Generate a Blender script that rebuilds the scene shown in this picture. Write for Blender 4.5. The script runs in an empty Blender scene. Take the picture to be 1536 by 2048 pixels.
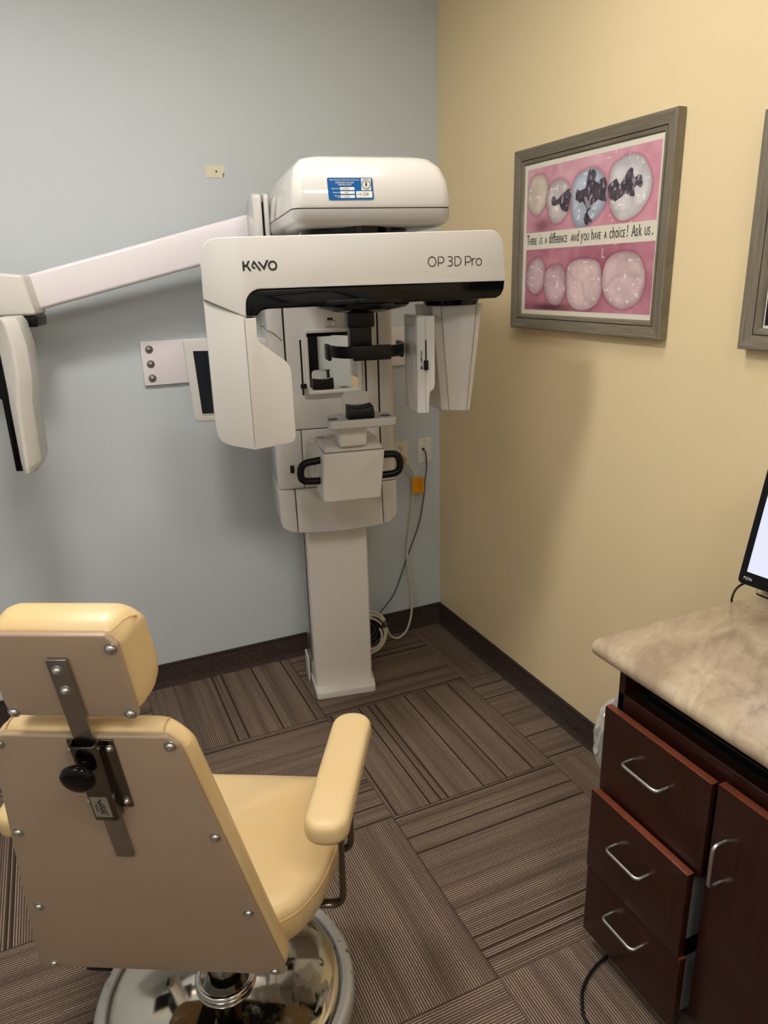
import bpy, bmesh, math, random
import numpy as np
from mathutils import Vector, Matrix

random.seed(7)
PI = math.pi
SC = bpy.context.scene
COL = SC.collection

# ------------------------------------------------------------------ camera
F_PX = 1452.1
yaw, pitch, roll = 0.414776931, 0.313904637, 0.0290547517
cy, sy, cp, sp = math.cos(yaw), math.sin(yaw), math.cos(pitch), math.sin(pitch)
fwd = Vector((sy*cp, cy*cp, -sp)); rgt = Vector((cy, -sy, 0)); dwn = fwd.cross(rgt)
r2 = rgt*math.cos(roll) + dwn*math.sin(roll)
d2 = -rgt*math.sin(roll) + dwn*math.cos(roll)
cam_data = bpy.data.cameras.new('camera'); cam = bpy.data.objects.new('camera', cam_data)
COL.objects.link(cam)
CAM = Vector((-1.539, -2.850, 1.62))
cam.matrix_world = Matrix(((r2.x, -d2.x, -fwd.x, CAM.x), (r2.y, -d2.y, -fwd.y, CAM.y), (r2.z, -d2.z, -fwd.z, CAM.z), (0, 0, 0, 1)))
cam_data.sensor_fit = 'VERTICAL'; cam_data.sensor_height = 36.0
cam_data.lens = F_PX/2048*36.0
cam_data.clip_start = 0.02
SC.camera = cam

# ------------------------------------------------------------------ world, exposure, lamps
W = bpy.data.worlds.new('world'); SC.world = W; W.use_nodes = True
W.node_tree.nodes['Background'].inputs[0].default_value = (0.8, 0.85, 1, 1)
W.node_tree.nodes['Background'].inputs[1].default_value = 0.05
SC.view_settings.view_transform = 'Standard'; SC.view_settings.look = 'None'
SC.view_settings.gamma = 1; SC.view_settings.use_curve_mapping = False
SC.view_settings.exposure = 0.08
CEIL = 2.72
LAMP_COL = (1.0, 0.96, 0.905)
# recessed ceiling troffers: x, y, size x, size y, strength; last two are added fill
LAMPS = [(-1.60, -1.28, 0.35, 0.25, 80.0), (-1.10, -3.45, 0.6, 0.6, 17.0), (-2.6, -3.1, 0.6, 1.2, 7.0), (-0.75, -1.45, 0.4, 0.3, 21.0)]

# ------------------------------------------------------------------ helpers
def lin(c):
    c = c/255.0
    return c/12.92 if c <= 0.04045 else ((c+0.055)/1.055)**2.4
def rgb(r, g, b): return (lin(r), lin(g), lin(b), 1)

MATS = {}
def mat(name, col, rough=0.5, metal=0.0, bump=None, coat=0.0, spec=0.5, vary=None, emit=None, trans=0.0, alpha=1.0, ior=1.45):
    m = bpy.data.materials.new(name); m.use_nodes = True
    nt = m.node_tree; b = nt.nodes['Principled BSDF']
    b.inputs['Base Color'].default_value = col
    b.inputs['Roughness'].default_value = rough
    b.inputs['Metallic'].default_value = metal
    b.inputs['Specular IOR Level'].default_value = spec
    b.inputs['Coat Weight'].default_value = coat
    b.inputs['Coat Roughness'].default_value = 0.08
    b.inputs['Transmission Weight'].default_value = trans
    b.inputs['Alpha'].default_value = alpha
    b.inputs['IOR'].default_value = ior
    if emit:
        b.inputs['Emission Color'].default_value = emit[0]; b.inputs['Emission Strength'].default_value = emit[1]
    if bump or vary:
        tc = nt.nodes.new('ShaderNodeTexCoord')
    if bump:
        n = nt.nodes.new('ShaderNodeTexNoise'); n.inputs['Scale'].default_value = bump[0]; n.inputs['Detail'].default_value = 3
        bp = nt.nodes.new('ShaderNodeBump'); bp.inputs['Strength'].default_value = bump[1]; bp.inputs['Distance'].default_value = 0.002
        nt.links.new(tc.outputs['Object'], n.inputs['Vector']); nt.links.new(n.outputs['Fac'], bp.inputs['Height'])
        nt.links.new(bp.outputs['Normal'], b.inputs['Normal'])
    if vary:  # scale, second colour, low, high
        n = nt.nodes.new('ShaderNodeTexNoise'); n.inputs['Scale'].default_value = vary[0]; n.inputs['Detail'].default_value = 4
        r = nt.nodes.new('ShaderNodeMapRange'); r.inputs['From Min'].default_value = vary[2]; r.inputs['From Max'].default_value = vary[3]
        mx = nt.nodes.new('ShaderNodeMix'); mx.data_type = 'RGBA'
        mx.inputs['A'].default_value = col; mx.inputs['B'].default_value = vary[1]
        nt.links.new(tc.outputs['Object'], n.inputs['Vector']); nt.links.new(n.outputs['Fac'], r.inputs['Value'])
        nt.links.new(r.outputs['Result'], mx.inputs['Factor']); nt.links.new(mx.outputs['Result'], b.inputs['Base Color'])
    MATS[name] = m
    return m

class NT:
    """small node-building helper"""
    def __init__(s, m): s.m = m; s.nt = m.node_tree; s.b = s.nt.nodes['Principled BSDF']
    def n(s, t, **k):
        o = s.nt.nodes.new(t)
        for a, v in k.items(): setattr(o, a, v)
        return o
    def l(s, a, b): s.nt.links.new(a, b)
    def math(s, op, a, b=None, c=None):
        o = s.n('ShaderNodeMath', operation=op)
        for i, v in enumerate((a, b, c)):
            if v is None: continue
            if isinstance(v, (int, float)): o.inputs[i].default_value = v
            else: s.l(v, o.inputs[i])
        return o.outputs[0]
    def xyz(s, x, y, z):
        o = s.n('ShaderNodeCombineXYZ')
        for i, v in enumerate((x, y, z)):
            if isinstance(v, (int, float)): o.inputs[i].default_value = v
            else: s.l(v, o.inputs[i])
        return o.outputs[0]
    def mix(s, f, a, b):
        o = s.n('ShaderNodeMix', data_type='RGBA')
        for k, v in (('Factor', f), ('A', a), ('B', b)):
            if isinstance(v, (int, float, tuple)): o.inputs[k].default_value = v
            else: s.l(v, o.inputs[k])
        return o.outputs['Result']
    def noise(s, vec, scale, detail=2, rough=0.5):
        o = s.n('ShaderNodeTexNoise'); o.inputs['Scale'].default_value = scale; o.inputs['Detail'].default_value = detail
        o.inputs['Roughness'].default_value = rough
        s.l(vec, o.inputs['Vector']); return o.outputs['Fac']
    def rng(s, v, a, b, c=0.0, d=1.0):
        o = s.n('ShaderNodeMapRange'); s.l(v, o.inputs['Value'])
        for k, x in (('From Min', a), ('From Max', b), ('To Min', c), ('To Max', d)): o.inputs[k].default_value = x
        return o.outputs['Result']
    def bump(s, h, st, dist=0.002):
        o = s.n('ShaderNodeBump'); o.inputs['Strength'].default_value = st; o.inputs['Distance'].default_value = dist
        s.l(h, o.inputs['Height']); s.l(o.outputs['Normal'], s.b.inputs['Normal'])

# --- paint, plastics, metals
def wall_mat(name, col, col2):
    m = mat(name, col, 0.42, spec=0.35); t = NT(m)
    p = t.n('ShaderNodeTexCoord').outputs['Object']
    big = t.rng(t.noise(p, 2.2, 3), 0.35, 0.75)
    t.l(t.mix(big, col, col2), t.b.inputs['Base Color'])
    h = t.noise(p, 160, 2); h2 = t.noise(p, 28, 2)
    t.bump(t.math('ADD', h, t.math('MULTIPLY', h2, 1.2)), 0.10)
    return m
M_BLUE = wall_mat('blue_wall_paint', rgb(203, 210, 213), rgb(200, 207, 210))
M_YEL = wall_mat('yellow_wall_paint', rgb(238, 217, 174), rgb(236, 214, 170))
M_CEIL = mat('ceiling_tile', rgb(225, 222, 215), 0.9, bump=(90, 0.5))
M_WHITE = mat('glossy_white_plastic', rgb(206, 202, 196), 0.11, coat=0.3)
M_WHITE2 = mat('satin_white_plastic', rgb(210, 205, 197), 0.3)
M_ARM = mat('cool_white_lacquer', rgb(236, 228, 230), 0.14, coat=0.3)
M_COLUMN = mat('satin_grey_white_lacquer', rgb(232, 227, 219), 0.3)
M_SEAM = mat('dark_seam', rgb(60, 56, 52), 0.6)
M_SEAML = mat('grey_seam', rgb(150, 142, 132), 0.6)
M_BLACK = mat('gloss_black_plastic', rgb(7, 7, 9), 0.07, spec=0.3)
M_BLACK2 = mat('satin_black_plastic', rgb(10, 10, 11), 0.32, spec=0.3)
M_RUBBER = mat('black_foam_rubber', rgb(11, 11, 12), 0.40, spec=0.3)
M_GREY = mat('grey_plastic', rgb(190, 188, 184), 0.25)
M_CHROME = mat('chrome', rgb(205, 203, 200), 0.10, metal=1.0)
M_STEEL = mat('brushed_steel', rgb(170, 166, 160), 0.28, metal=1.0)
M_NICKEL = mat('satin_nickel', rgb(200, 198, 194), 0.3, metal=1.0)
M_DSTEEL = mat('dark_polished_steel', rgb(120, 114, 106), 0.16, metal=1.0)
M_MIRROR = mat('mirror_glass', rgb(225, 225, 222), 0.01, metal=1.0)
M_INK = mat('black_ink', rgb(28, 26, 26), 0.5)
M_GINK = mat('grey_ink', rgb(70, 68, 66), 0.5)
M_WINK = mat('white_ink', rgb(225, 225, 225), 0.6)
M_PAPER = mat('white_paper', rgb(232, 228, 220), 0.6)
M_BLUEST = mat('blue_sticker', rgb(0, 84, 146), 0.4, spec=0.25)
M_SCREEN_OFF = mat('dark_display', rgb(22, 26, 34), 0.12)
M_IVORY = mat('ivory_plastic', rgb(228, 218, 196), 0.35)
M_WPLATE = mat('white_plate_plastic', rgb(232, 228, 218), 0.35)
M_TAN = mat('tan_plug_plastic', rgb(180, 152, 104), 0.5)
M_CORDW = mat('cream_cord', rgb(214, 204, 184), 0.45)
M_CORDG = mat('grey_cord', rgb(90, 92, 94), 0.45)
M_CORDB = mat('black_cord', rgb(18, 18, 20), 0.4)
M_ORANGE = mat('orange_tag', rgb(238, 160, 20), 0.45)
M_BROWNI = mat('brown_marking', rgb(150, 98, 30), 0.6)
M_PATCH = mat('bare_plaster_patch', rgb(226, 218, 196), 0.7, bump=(200, 0.3))
M_CLEAR = mat('clear_acrylic', (.96, .97, .97, 1), 0.04, trans=1.0, ior=1.38)
M_BAG = mat('clear_plastic_film', rgb(225, 225, 220), 0.10, alpha=0.5, spec=1.0)
M_BLK_MET = mat('black_steel', rgb(22, 21, 20), 0.4, metal=0.3)
M_DARKIN = mat('dark_cabinet_interior', rgb(26, 18, 14), 0.8)
M_DBOX = mat('grey_drawer_side', rgb(112, 112, 110), 0.5)
M_BEZEL = mat('monitor_black_plastic', rgb(14, 14, 17), 0.4, spec=0.3)
M_LIT = mat('lit_screen', rgb(20, 20, 22), 0.3, emit=((0.80, 0.81, 0.96, 1), 0.95))
M_PIPE = mat('cream_vinyl_piping', rgb(205, 172, 118), 0.4)

def vinyl(name, c1, c2, rough):
    m = mat(name, c1, rough, spec=0.5); t = NT(m)
    p = t.n('ShaderNodeTexCoord').outputs['Object']
    t.l(t.mix(t.rng(t.noise(p, 5, 3), 0.35, 0.7), c1, c2), t.b.inputs['Base Color'])
    v = t.n('ShaderNodeTexVoronoi'); v.inputs['Scale'].default_value = 420; t.l(p, v.inputs['Vector'])
    t.bump(v.outputs['Distance'], 0.12, 0.0008)
    return m
M_VINYL = vinyl('cream_yellow_vinyl', rgb(220, 194, 148), rgb(219, 187, 130), 0.34)
M_VPANEL = vinyl('beige_laminate_back', rgb(164, 142, 120), rgb(158, 136, 114), 0.36)

def worn_chrome():
    m = mat('worn_chrome_disc', rgb(205, 198, 184), 0.06, metal=1.0); t = NT(m)
    p = t.n('ShaderNodeTexCoord').outputs['Object']
    f = t.rng(t.noise(p, 9, 6, 0.7), 0.56, 0.66)
    t.l(t.math('ADD', t.math('MULTIPLY', f, 0.25), 0.05), t.b.inputs['Roughness'])
    h = t.noise(p, 3.0, 2); t.bump(h, 0.12, 0.01)
    return m
M_DISC = worn_chrome()
def worn_rim():
    m = mat('worn_metal_rim', rgb(190, 188, 184), 0.3, metal=0.35); t = NT(m)
    p = t.n('ShaderNodeTexCoord').outputs['Object']
    f = t.rng(t.noise(p, 26, 6, 0.75), 0.60, 0.66)
    t.l(t.mix(f, rgb(196, 194, 190), rgb(48, 30, 20)), t.b.inputs['Base Color'])
    t.l(t.math('ADD', t.math('MULTIPLY', f, 0.4), 0.28), t.b.inputs['Roughness'])
    return m
M_RIM = worn_rim()

def wood(name, c1, c2, rough, axis):
    m = mat(name, c1, rough, spec=0.45, coat=0.12); t = NT(m)
    s = t.n('ShaderNodeSeparateXYZ'); t.l(t.n('ShaderNodeTexCoord').outputs['Object'], s.inputs[0])
    x, y, z = s.outputs
    if axis == 'z': v = t.xyz(x, t.math('MULTIPLY', y, 9.0), t.math('MULTIPLY', z, 0.8))
    else: v = t.xyz(x, t.math('MULTIPLY', y, 0.8), t.math('MULTIPLY', z, 9.0))
    f = t.rng(t.noise(v, 9, 8, 0.65), 0.3, 0.75)
    v2 = t.xyz(x, t.math('MULTIPLY', y, 60.0 if axis == 'z' else 2.0), t.math('MULTIPLY', z, 2.0 if axis == 'z' else 60.0))
    f2 = t.rng(t.noise(v2, 8, 3), 0.45, 0.8)
    t.l(t.mix(t.math('MULTIPLY', f2, 0.5), t.mix(f, c1, c2), rgb(22, 9, 6)), t.b.inputs['Base Color'])
    return m
M_WOOD = wood('dark_cherry_veneer', rgb(56, 24, 16), rgb(38, 16, 10), 0.30, 'z')
M_WOODH = wood('cherry_edge_banding', rgb(138, 72, 50), rgb(108, 52, 34), 0.35, 'y')

def frame_wood(name, vert):
    m = mat(name, rgb(120, 110, 92), 0.45); t = NT(m)
    s = t.n('ShaderNodeSeparateXYZ'); t.l(t.n('ShaderNodeTexCoord').outputs['Object'], s.inputs[0])
    x, y, z = s.outputs
    a, b = (60.0, 1.5) if vert else (1.5, 60.0)
    v = t.xyz(x, t.math('MULTIPLY', y, a), t.math('MULTIPLY', z, b))
    f = t.rng(t.noise(v, 5, 5, 0.6), 0.3, 0.75)
    t.l(t.mix(f, rgb(140, 131, 113), rgb(92, 83, 69)), t.b.inputs['Base Color'])
    return m
M_FRH = frame_wood('weathered_grey_wood', False); M_FRV = frame_wood('weathered_grey_wood_upright', True)

def counter_mat():
    m = mat('mottled_beige_laminate', rgb(190, 172, 148), 0.28, coat=0.15); t = NT(m)
    s = t.n('ShaderNodeSeparateXYZ'); t.l(t.n('ShaderNodeTexCoord').outputs['Object'], s.inputs[0])
    x, y, z = s.outputs
    v = t.xyz(t.math('MULTIPLY', t.math('ADD', x, t.math('MULTIPLY', y, 0.5)), 1.0), t.math('MULTIPLY', t.math('SUBTRACT', y, t.math('MULTIPLY', x, 0.5)), 2.2), z)
    o = t.n('ShaderNodeTexNoise'); o.inputs['Scale'].default_value = 6; o.inputs['Detail'].default_value = 9; o.inputs['Roughness'].default_value = 0.66
    o.inputs['Distortion'].default_value = 0.5; t.l(v, o.inputs['Vector'])
    f = t.rng(o.outputs['Fac'], 0.36, 0.66)
    g = t.rng(t.noise(v, 30, 6, 0.7), 0.5, 0.72)
    c = t.mix(f, rgb(160, 140, 118), rgb(208, 190, 160))
    t.l(t.mix(t.math('MULTIPLY', g, 0.45), c, rgb(146, 122, 106)), t.b.inputs['Base Color'])
    return m
M_COUNTER = counter_mat()

def carpet_mat():
    m = mat('brown_ribbed_carpet', rgb(80, 66, 58), 0.95, spec=0.15); t = NT(m)
    g = t.n('ShaderNodeNewGeometry').outputs['Position']
    s = t.n('ShaderNodeSeparateXYZ'); t.l(g, s.inputs[0]); x, y = s.outputs[0], s.outputs[1]
    T = 0.61
    gx = t.math('DIVIDE', t.math('ADD', x, 0.783), T); gy = t.math('DIVIDE', t.math('ADD', y, 1.131), T)
    ix = t.math('FLOOR', gx); iy = t.math('FLOOR', gy)
    par = t.math('FLOORED_MODULO', t.math('ADD', ix, iy), 2.0)     # 0: ribs run along y
    ac = t.math('ADD', t.math('MULTIPLY', t.math('SUBTRACT', 1.0, par), t.math('SUBTRACT', gx, ix)), t.math('MULTIPLY', par, t.math('SUBTRACT', gy, iy)))
    al = t.math('ADD', t.math('MULTIPLY', par, gx), t.math('MULTIPLY', t.math('SUBTRACT', 1.0, par), gy))
    seed = t.math('ADD', t.math('MULTIPLY', ix, 3.7), t.math('MULTIPLY', iy, 9.1))
    ribs = 92.0
    a = t.math('MULTIPLY', ac, ribs)
    rib = t.math('ADD', t.math('MULTIPLY', t.math('SINE', t.math('MULTIPLY', a, 2*PI)), 0.5), 0.5)
    # tone bands from one rib to the next
    band = t.noise(t.xyz(t.math('MULTIPLY', ac, 10.0), seed, t.math('MULTIPLY', al, 0.12)), 1.6, 3, 0.6)
    fine = t.noise(t.xyz(t.math('MULTIPLY', ac, 90.0), seed, t.math('MULTIPLY', al, 1.6)), 1.0, 2)
    speck = t.noise(t.xyz(t.math('MULTIPLY', x, 260.0), t.math('MULTIPLY', y, 260.0), 0.0), 1.0, 1)
    light = t.math('MULTIPLY', t.rng(rib, 0.45, 0.85), t.rng(t.math('ADD', t.math('MULTIPLY', band, 0.9), t.math('MULTIPLY', fine, 0.35)), 0.42, 0.72, 0.12, 1.0))
    light = t.math('MULTIPLY', light, t.rng(speck, 0.3, 0.65, 0.45, 1.0))
    c = t.mix(light, rgb(84, 69, 60), rgb(184, 164, 144))
    # accent lines
    wn = t.n('ShaderNodeTexWhiteNoise', noise_dimensions='2D')
    t.l(t.xyz(t.math('FLOOR', t.math('MULTIPLY', ac, 46.0)), seed, 0.0), wn.inputs['Vector'])
    acc = t.math('GREATER_THAN', wn.outputs['Value'], 0.915)
    e = t.math('MINIMUM', t.math('MINIMUM', t.math('SUBTRACT', gx, ix), t.math('SUBTRACT', gy, iy)), t.math('MINIMUM', t.math('SUBTRACT', t.math('ADD', ix, 1.0), gx), t.math('SUBTRACT', t.math('ADD', iy, 1.0), gy)))
    seam = t.math('LESS_THAN', e, 0.003)
    inner = t.math('FRACT', t.math('MULTIPLY', ac, 46.0))
    accw = t.math('MULTIPLY', acc, t.math('LESS_THAN', inner, 0.50))
    c = t.mix(t.math('MULTIPLY', t.math('MAXIMUM', accw, t.math('MULTIPLY', seam, 0.7)), 0.9), c, rgb(52, 40, 34))
    t.l(c, t.b.inputs['Base Color'])
    t.bump(t.math('ADD', rib, speck), 0.5, 0.0015)
    return m
M_CARPET = carpet_mat()
M_BASEB = mat('dark_brown_carpet_base', rgb(84, 70, 64), 0.95, spec=0.15, bump=(400, 0.8), vary=(300, rgb(48, 39, 36), 0.42, 0.62))
M_BASETOP = mat('dark_brown_trim_cap', rgb(52, 42, 38), 0.6)

# --- mesh helpers
def new_bm(): return bmesh.new()

def box(bm, x0, x1, y0, y1, z0, z1):
    v = [bm.verts.new((x, y, z)) for z in (z0, z1) for y in (y0, y1) for x in (x0, x1)]
    for f in ((0, 2, 3, 1), (4, 5, 7, 6), (0, 1, 5, 4), (2, 6, 7, 3), (0, 4, 6, 2), (1, 3, 7, 5)):
        bm.faces.new([v[i] for i in f])
    return v

def loft(bm, loops, cap=True, closed=True):
    L = [[bm.verts.new(p) for p in lp] for lp in loops]
    n = len(L[0])
    for a, b in zip(L[:-1], L[1:]):
        for i in range(n if closed else n-1):
            j = (i+1) % n
            bm.faces.new((a[i], a[j], b[j], b[i]))
    if cap:
        bm.faces.new(list(reversed(L[0]))); bm.faces.new(L[-1])
    return L

def rpoly(pts, r, seg=5):
    """round the corners of a 2-D polygon; r is one radius or a list"""
    out = []; n = len(pts)
    for i in range(n):
        p = Vector(pts[i]); a = Vector(pts[i-1]); b = Vector(pts[(i+1) % n])
        rr = r[i] if isinstance(r, (list, tuple)) else r
        u = (a-p).normalized(); v = (b-p).normalized()
        ang = u.angle(v)
        if rr <= 0 or ang > PI-0.03: out.append(tuple(p)); continue
        d = min(rr/math.tan(ang/2), (a-p).length*0.48, (b-p).length*0.48)
        rad = d*math.tan(ang/2)
        c = p+(u+v).normalized()*(rad/math.sin(ang/2))
        s = p+u*d-c; e = p+v*d-c
        a0 = math.atan2(s.y, s.x); a1 = math.atan2(e.y, e.x); da = (a1-a0+PI) % (2*PI)-PI
        for k in range(seg+1):
            t = a0+da*k/seg; out.append((c.x+rad*math.cos(t), c.y+rad*math.sin(t)))
    return out

def bevel(bm, off, seg=3, ang=40):
    bm.normal_update()
    es = [e for e in bm.edges if len(e.link_faces) == 2 and e.calc_face_angle(0) > math.radians(ang)]
    if es: bmesh.ops.bevel(bm, geom=es, offset=off, segments=seg, profile=0.5, affect='EDGES', clamp_overlap=True)

def fin(name, bm, m, parent=None, bev=0, seg=3, ang=40, smooth=35, label=None):
    bmesh.ops.remove_doubles(bm, verts=bm.verts, dist=1e-6)
    bmesh.ops.recalc_face_normals(bm, faces=bm.faces)
    if bev: bevel(bm, bev, seg, ang)
    me = bpy.data.meshes.new(name); bm.to_mesh(me); bm.free()
    for mm in (m if isinstance(m, (list, tuple)) else [m]): me.materials.append(mm)
    if smooth:
        me.polygons.foreach_set('use_smooth', [True]*len(me.polygons))
        me.set_sharp_from_angle(angle=math.radians(smooth))
    o = bpy.data.objects.new(name, me); COL.objects.link(o)
    if parent: o.parent = parent
    if label: o['label'] = label
    return o

def bx(name, m, parent, x0, x1, y0, y1, z0, z1, bev=0, seg=3, label=None):
    bm = new_bm(); box(bm, x0, x1, y0, y1, z0, z1)
    return fin(name, bm, m, parent, bev, seg, label=label)

def slab(name, m, parent, poly, plane, a, b, bev=0, seg=3, label=None, smooth=35):
    """extrude a 2-D polygon; plane 'uz' (extrude y), 'uw' (extrude z), 'wz' (extrude x)"""
    bm = new_bm()
    P = {'uz': lambda p, d: (p[0], d, p[1]), 'uw': lambda p, d: (p[0], p[1], d), 'wz': lambda p, d: (d, p[0], p[1])}[plane]
    loft(bm, [[P(p, a) for p in poly], [P(p, b) for p in poly]])
    return fin(name, bm, m, parent, bev, seg, label=label, smooth=smooth)

def shaped(bm, poly, front, back, cuts):
    """elevation polygon (u,z): front depth = front(u,z), back flat; cuts = u values where the front is allowed to bend"""
    f = bm.faces.new([bm.verts.new((p[0], 0, p[1])) for p in poly])
    for c in cuts:
        bmesh.ops.bisect_plane(bm, geom=bm.verts[:]+bm.edges[:]+bm.faces[:], plane_co=(c, 0, 0), plane_no=(1, 0, 0), dist=1e-6)
    fr = bm.faces[:]
    r = bmesh.ops.extrude_face_region(bm, geom=fr)
    nv = [g for g in r['geom'] if isinstance(g, bmesh.types.BMVert)]
    for v in bm.verts:
        if v in nv: v.co.y = front(v.co.x, v.co.z)
    ns = set(nv)
    for v in bm.verts:
        if v not in ns: v.co.y = back if not callable(back) else back(v.co.x, v.co.z)

def catmull(pts, n=8, closed=False):
    P = [Vector(p) for p in pts]; out = []
    m = len(P); rngi = range(m if closed else m-1)
    for i in rngi:
        p1 = P[i]; p2 = P[(i+1) % m]
        p0 = P[(i-1) % m] if closed or i > 0 else p1*2-p2
        p3 = P[(i+2) % m] if closed or i+2 < m else p2*2-p1
        for k in range(n):
            t = k/n
            out.append(0.5*((2*p1)+(p2-p0)*t+(2*p0-5*p1+4*p2-p3)*t*t+(3*p1-p0-3*p2+p3)*t**3))
    if not closed: out.append(P[-1])
    return out

def tube(bm, pts, r, seg=10, closed=False, sx=1.0):
    P = [Vector(p) for p in pts]; n = len(P)
    T = []
    for i in range(n):
        a = P[(i-1) % n] if closed or i > 0 else P[i]; b = P[(i+1) % n] if closed or i < n-1 else P[i]
        T.append((b-a).normalized())
    ref = Vector((0, 0, 1)) if abs(T[0].z) < 0.9 else Vector((1, 0, 0))
    N = (ref-T[0]*ref.dot(T[0])).normalized(); loops = []
    for i in range(n):
        N = (N-T[i]*N.dot(T[i])).normalized(); B = T[i].cross(N)
        loops.append([P[i]+N*(r*math.cos(2*PI*k/seg))+B*(r*sx*math.sin(2*PI*k/seg)) for k in range(seg)])
    if closed: loops.append(loops[0]); loft(bm, loops, cap=False)
    else: loft(bm, loops)

def bend(pts, r, seg=6):
    """polyline with rounded corners in 3-D"""
    P = [Vector(p) for p in pts]; out = [P[0]]
    for i in range(1, len(P)-1):
        a, p, b = P[i-1], P[i], P[i+1]
        u = (a-p).normalized(); v = (b-p).normalized(); d = min(r, (a-p).length*0.45, (b-p).length*0.45)
        s = p+u*d; e = p+v*d
        for k in range(seg+1):
            t = k/seg; out.append(s*(1-t)**2+p*2*t*(1-t)+e*t*t)
    out.append(P[-1]); return out

def lathe(bm, prof, c=(0, 0, 0), M=None, seg=40):
    """profile (r, h) about local z; M a 3x3 for the axis"""
    M = M or Matrix.Identity(3); c = Vector(c)
    prev = None
    loops = []
    for r, h in prof:
        if r < 1e-6: loops.append([bm.verts.new(c+M @ Vector((0, 0, h)))])
        else: loops.append([bm.verts.new(c+M @ Vector((r*math.cos(2*PI*k/seg), r*math.sin(2*PI*k/seg), h))) for k in range(seg)])
    for a, b in zip(loops[:-1], loops[1:]):
        for i in range(seg):
            j = (i+1) % seg
            if len(a) == 1 and len(b) == 1: break
            if len(a) == 1: bm.faces.new((a[0], b[i], b[j]))
            elif len(b) == 1: bm.faces.new((a[i], a[j], b[0]))
            else: bm.faces.new((a[i], a[j], b[j], b[i]))
    for lp in (loops[0], loops[-1]):
        if len(lp) > 1: bm.faces.new(lp)

def axis_m(z):
    z = Vector(z).normalized(); x = Vector((0, 0, 1)).cross(z)
    if x.length < 1e-3: x = Vector((1, 0, 0))
    x.normalize(); y = z.cross(x)
    return Matrix((x, y, z)).transposed()

def text_bm(bm, body, size, M, xs=1.0, thick=0.0006, align='LEFT', bold=0.0, shear=0.0, spacing=1.0):
    """lettering as mesh: M maps text plane (x right, y up, z out) to the parent's space"""
    cu = bpy.data.curves.new('lettering', 'FONT'); cu.body = body; cu.size = size; cu.align_x = align
    cu.extrude = thick/2; cu.offset = bold; cu.shear = shear; cu.resolution_u = 4; cu.space_character = spacing
    o = bpy.data.objects.new('lettering', cu); COL.objects.link(o)
    dg = bpy.context.evaluated_depsgraph_get(); dg.update()
    me = bpy.data.meshes.new_from_object(o.evaluated_get(dg), depsgraph=dg)
    me.transform(M @ Matrix.Diagonal((xs, 1, 1, 1)))
    bm.from_mesh(me)
    bpy.data.objects.remove(o); bpy.data.curves.remove(cu); bpy.data.meshes.remove(me)

def frame_m(o, x, y):
    x = Vector(x).normalized(); y = Vector(y).normalized(); z = x.cross(y)
    return Matrix(((x.x, y.x, z.x, o[0]), (x.y, y.y, z.y, o[1]), (x.z, y.z, z.z, o[2]), (0, 0, 0, 1)))

def stroke(bm, pts, w, M, h=0.0005, closed=False):
    """flat ribbon stroke in the text plane"""
    P = [Vector(p) for p in pts]; n = len(P); L = []; R = []
    for i in range(n):
        a = P[(i-1) % n] if closed or i > 0 else P[i]; b = P[(i+1) % n] if closed or i < n-1 else P[i]
        t = (b-a).normalized(); nn = Vector((-t.y, t.x))
        k = 1.0
        if (closed or 0 < i < n-1):
            t1 = (P[i]-a).normalized(); c = abs(nn.dot(Vector((-t1.y, t1.x)))); k = 1/max(c, 0.5)
        L.append(P[i]+nn*w/2*k); R.append(P[i]-nn*w/2*k)
    loops = []
    for l, r in zip(L, R):
        loops.append([M @ Vector((l.x, l.y, 0)), M @ Vector((l.x, l.y, h)), M @ Vector((r.x, r.y, h)), M @ Vector((r.x, r.y, 0))])
    if closed: loops.append(loops[0]); loft(bm, loops, cap=False)
    else: loft(bm, loops)

def arc(cx, cy, rx, ry, a0, a1, n=12):
    return [(cx+rx*math.cos(math.radians(a0+(a1-a0)*k/n)), cy+ry*math.sin(math.radians(a0+(a1-a0)*k/n))) for k in range(n+1)]

def empty(name, loc, rz, label, cat, group=None):
    o = bpy.data.objects.new(name, None); COL.objects.link(o); o.location = loc; o.rotation_euler = (0, 0, rz)
    o.empty_display_size = 0.1
    o['label'] = label; o['category'] = cat
    if group: o['group'] = group
    return o
def tag(o, label, cat, group=None):
    o['label'] = label; o['category'] = cat
    if group: o['group'] = group
    return o
def struct(o): o['kind'] = 'structure'; return o

# ------------------------------------------------------------------ the room
X0, Y0 = -3.0, -4.3
def quad_room(name, m, x0, x1, y0, y1, z0, z1): return struct(bx(name, m, None, x0, x1, y0, y1, z0, z1))
quad_room('floor', M_CARPET, X0, 0, Y0, 0, -0.05, 0)
quad_room('wall_back', M_BLUE, X0-0.1, 0.1, 0, 0.1, -0.05, CEIL+0.05)       # the blue wall the machine stands at
quad_room('wall_right', M_YEL, 0, 0.1, Y0-0.1, 0, -0.05, CEIL+0.05)
quad_room('wall_left', M_BLUE, X0-0.1, X0, Y0, 0, -0.05, CEIL+0.05)
quad_room('wall_front', M_BLUE, X0-0.1, 0.1, Y0-0.1, Y0, -0.05, CEIL+0.05)
quad_room('ceiling', M_CEIL, X0-0.1, 0.1, Y0-0.1, 0.1, CEIL+0.05, CEIL+0.1)

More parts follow.
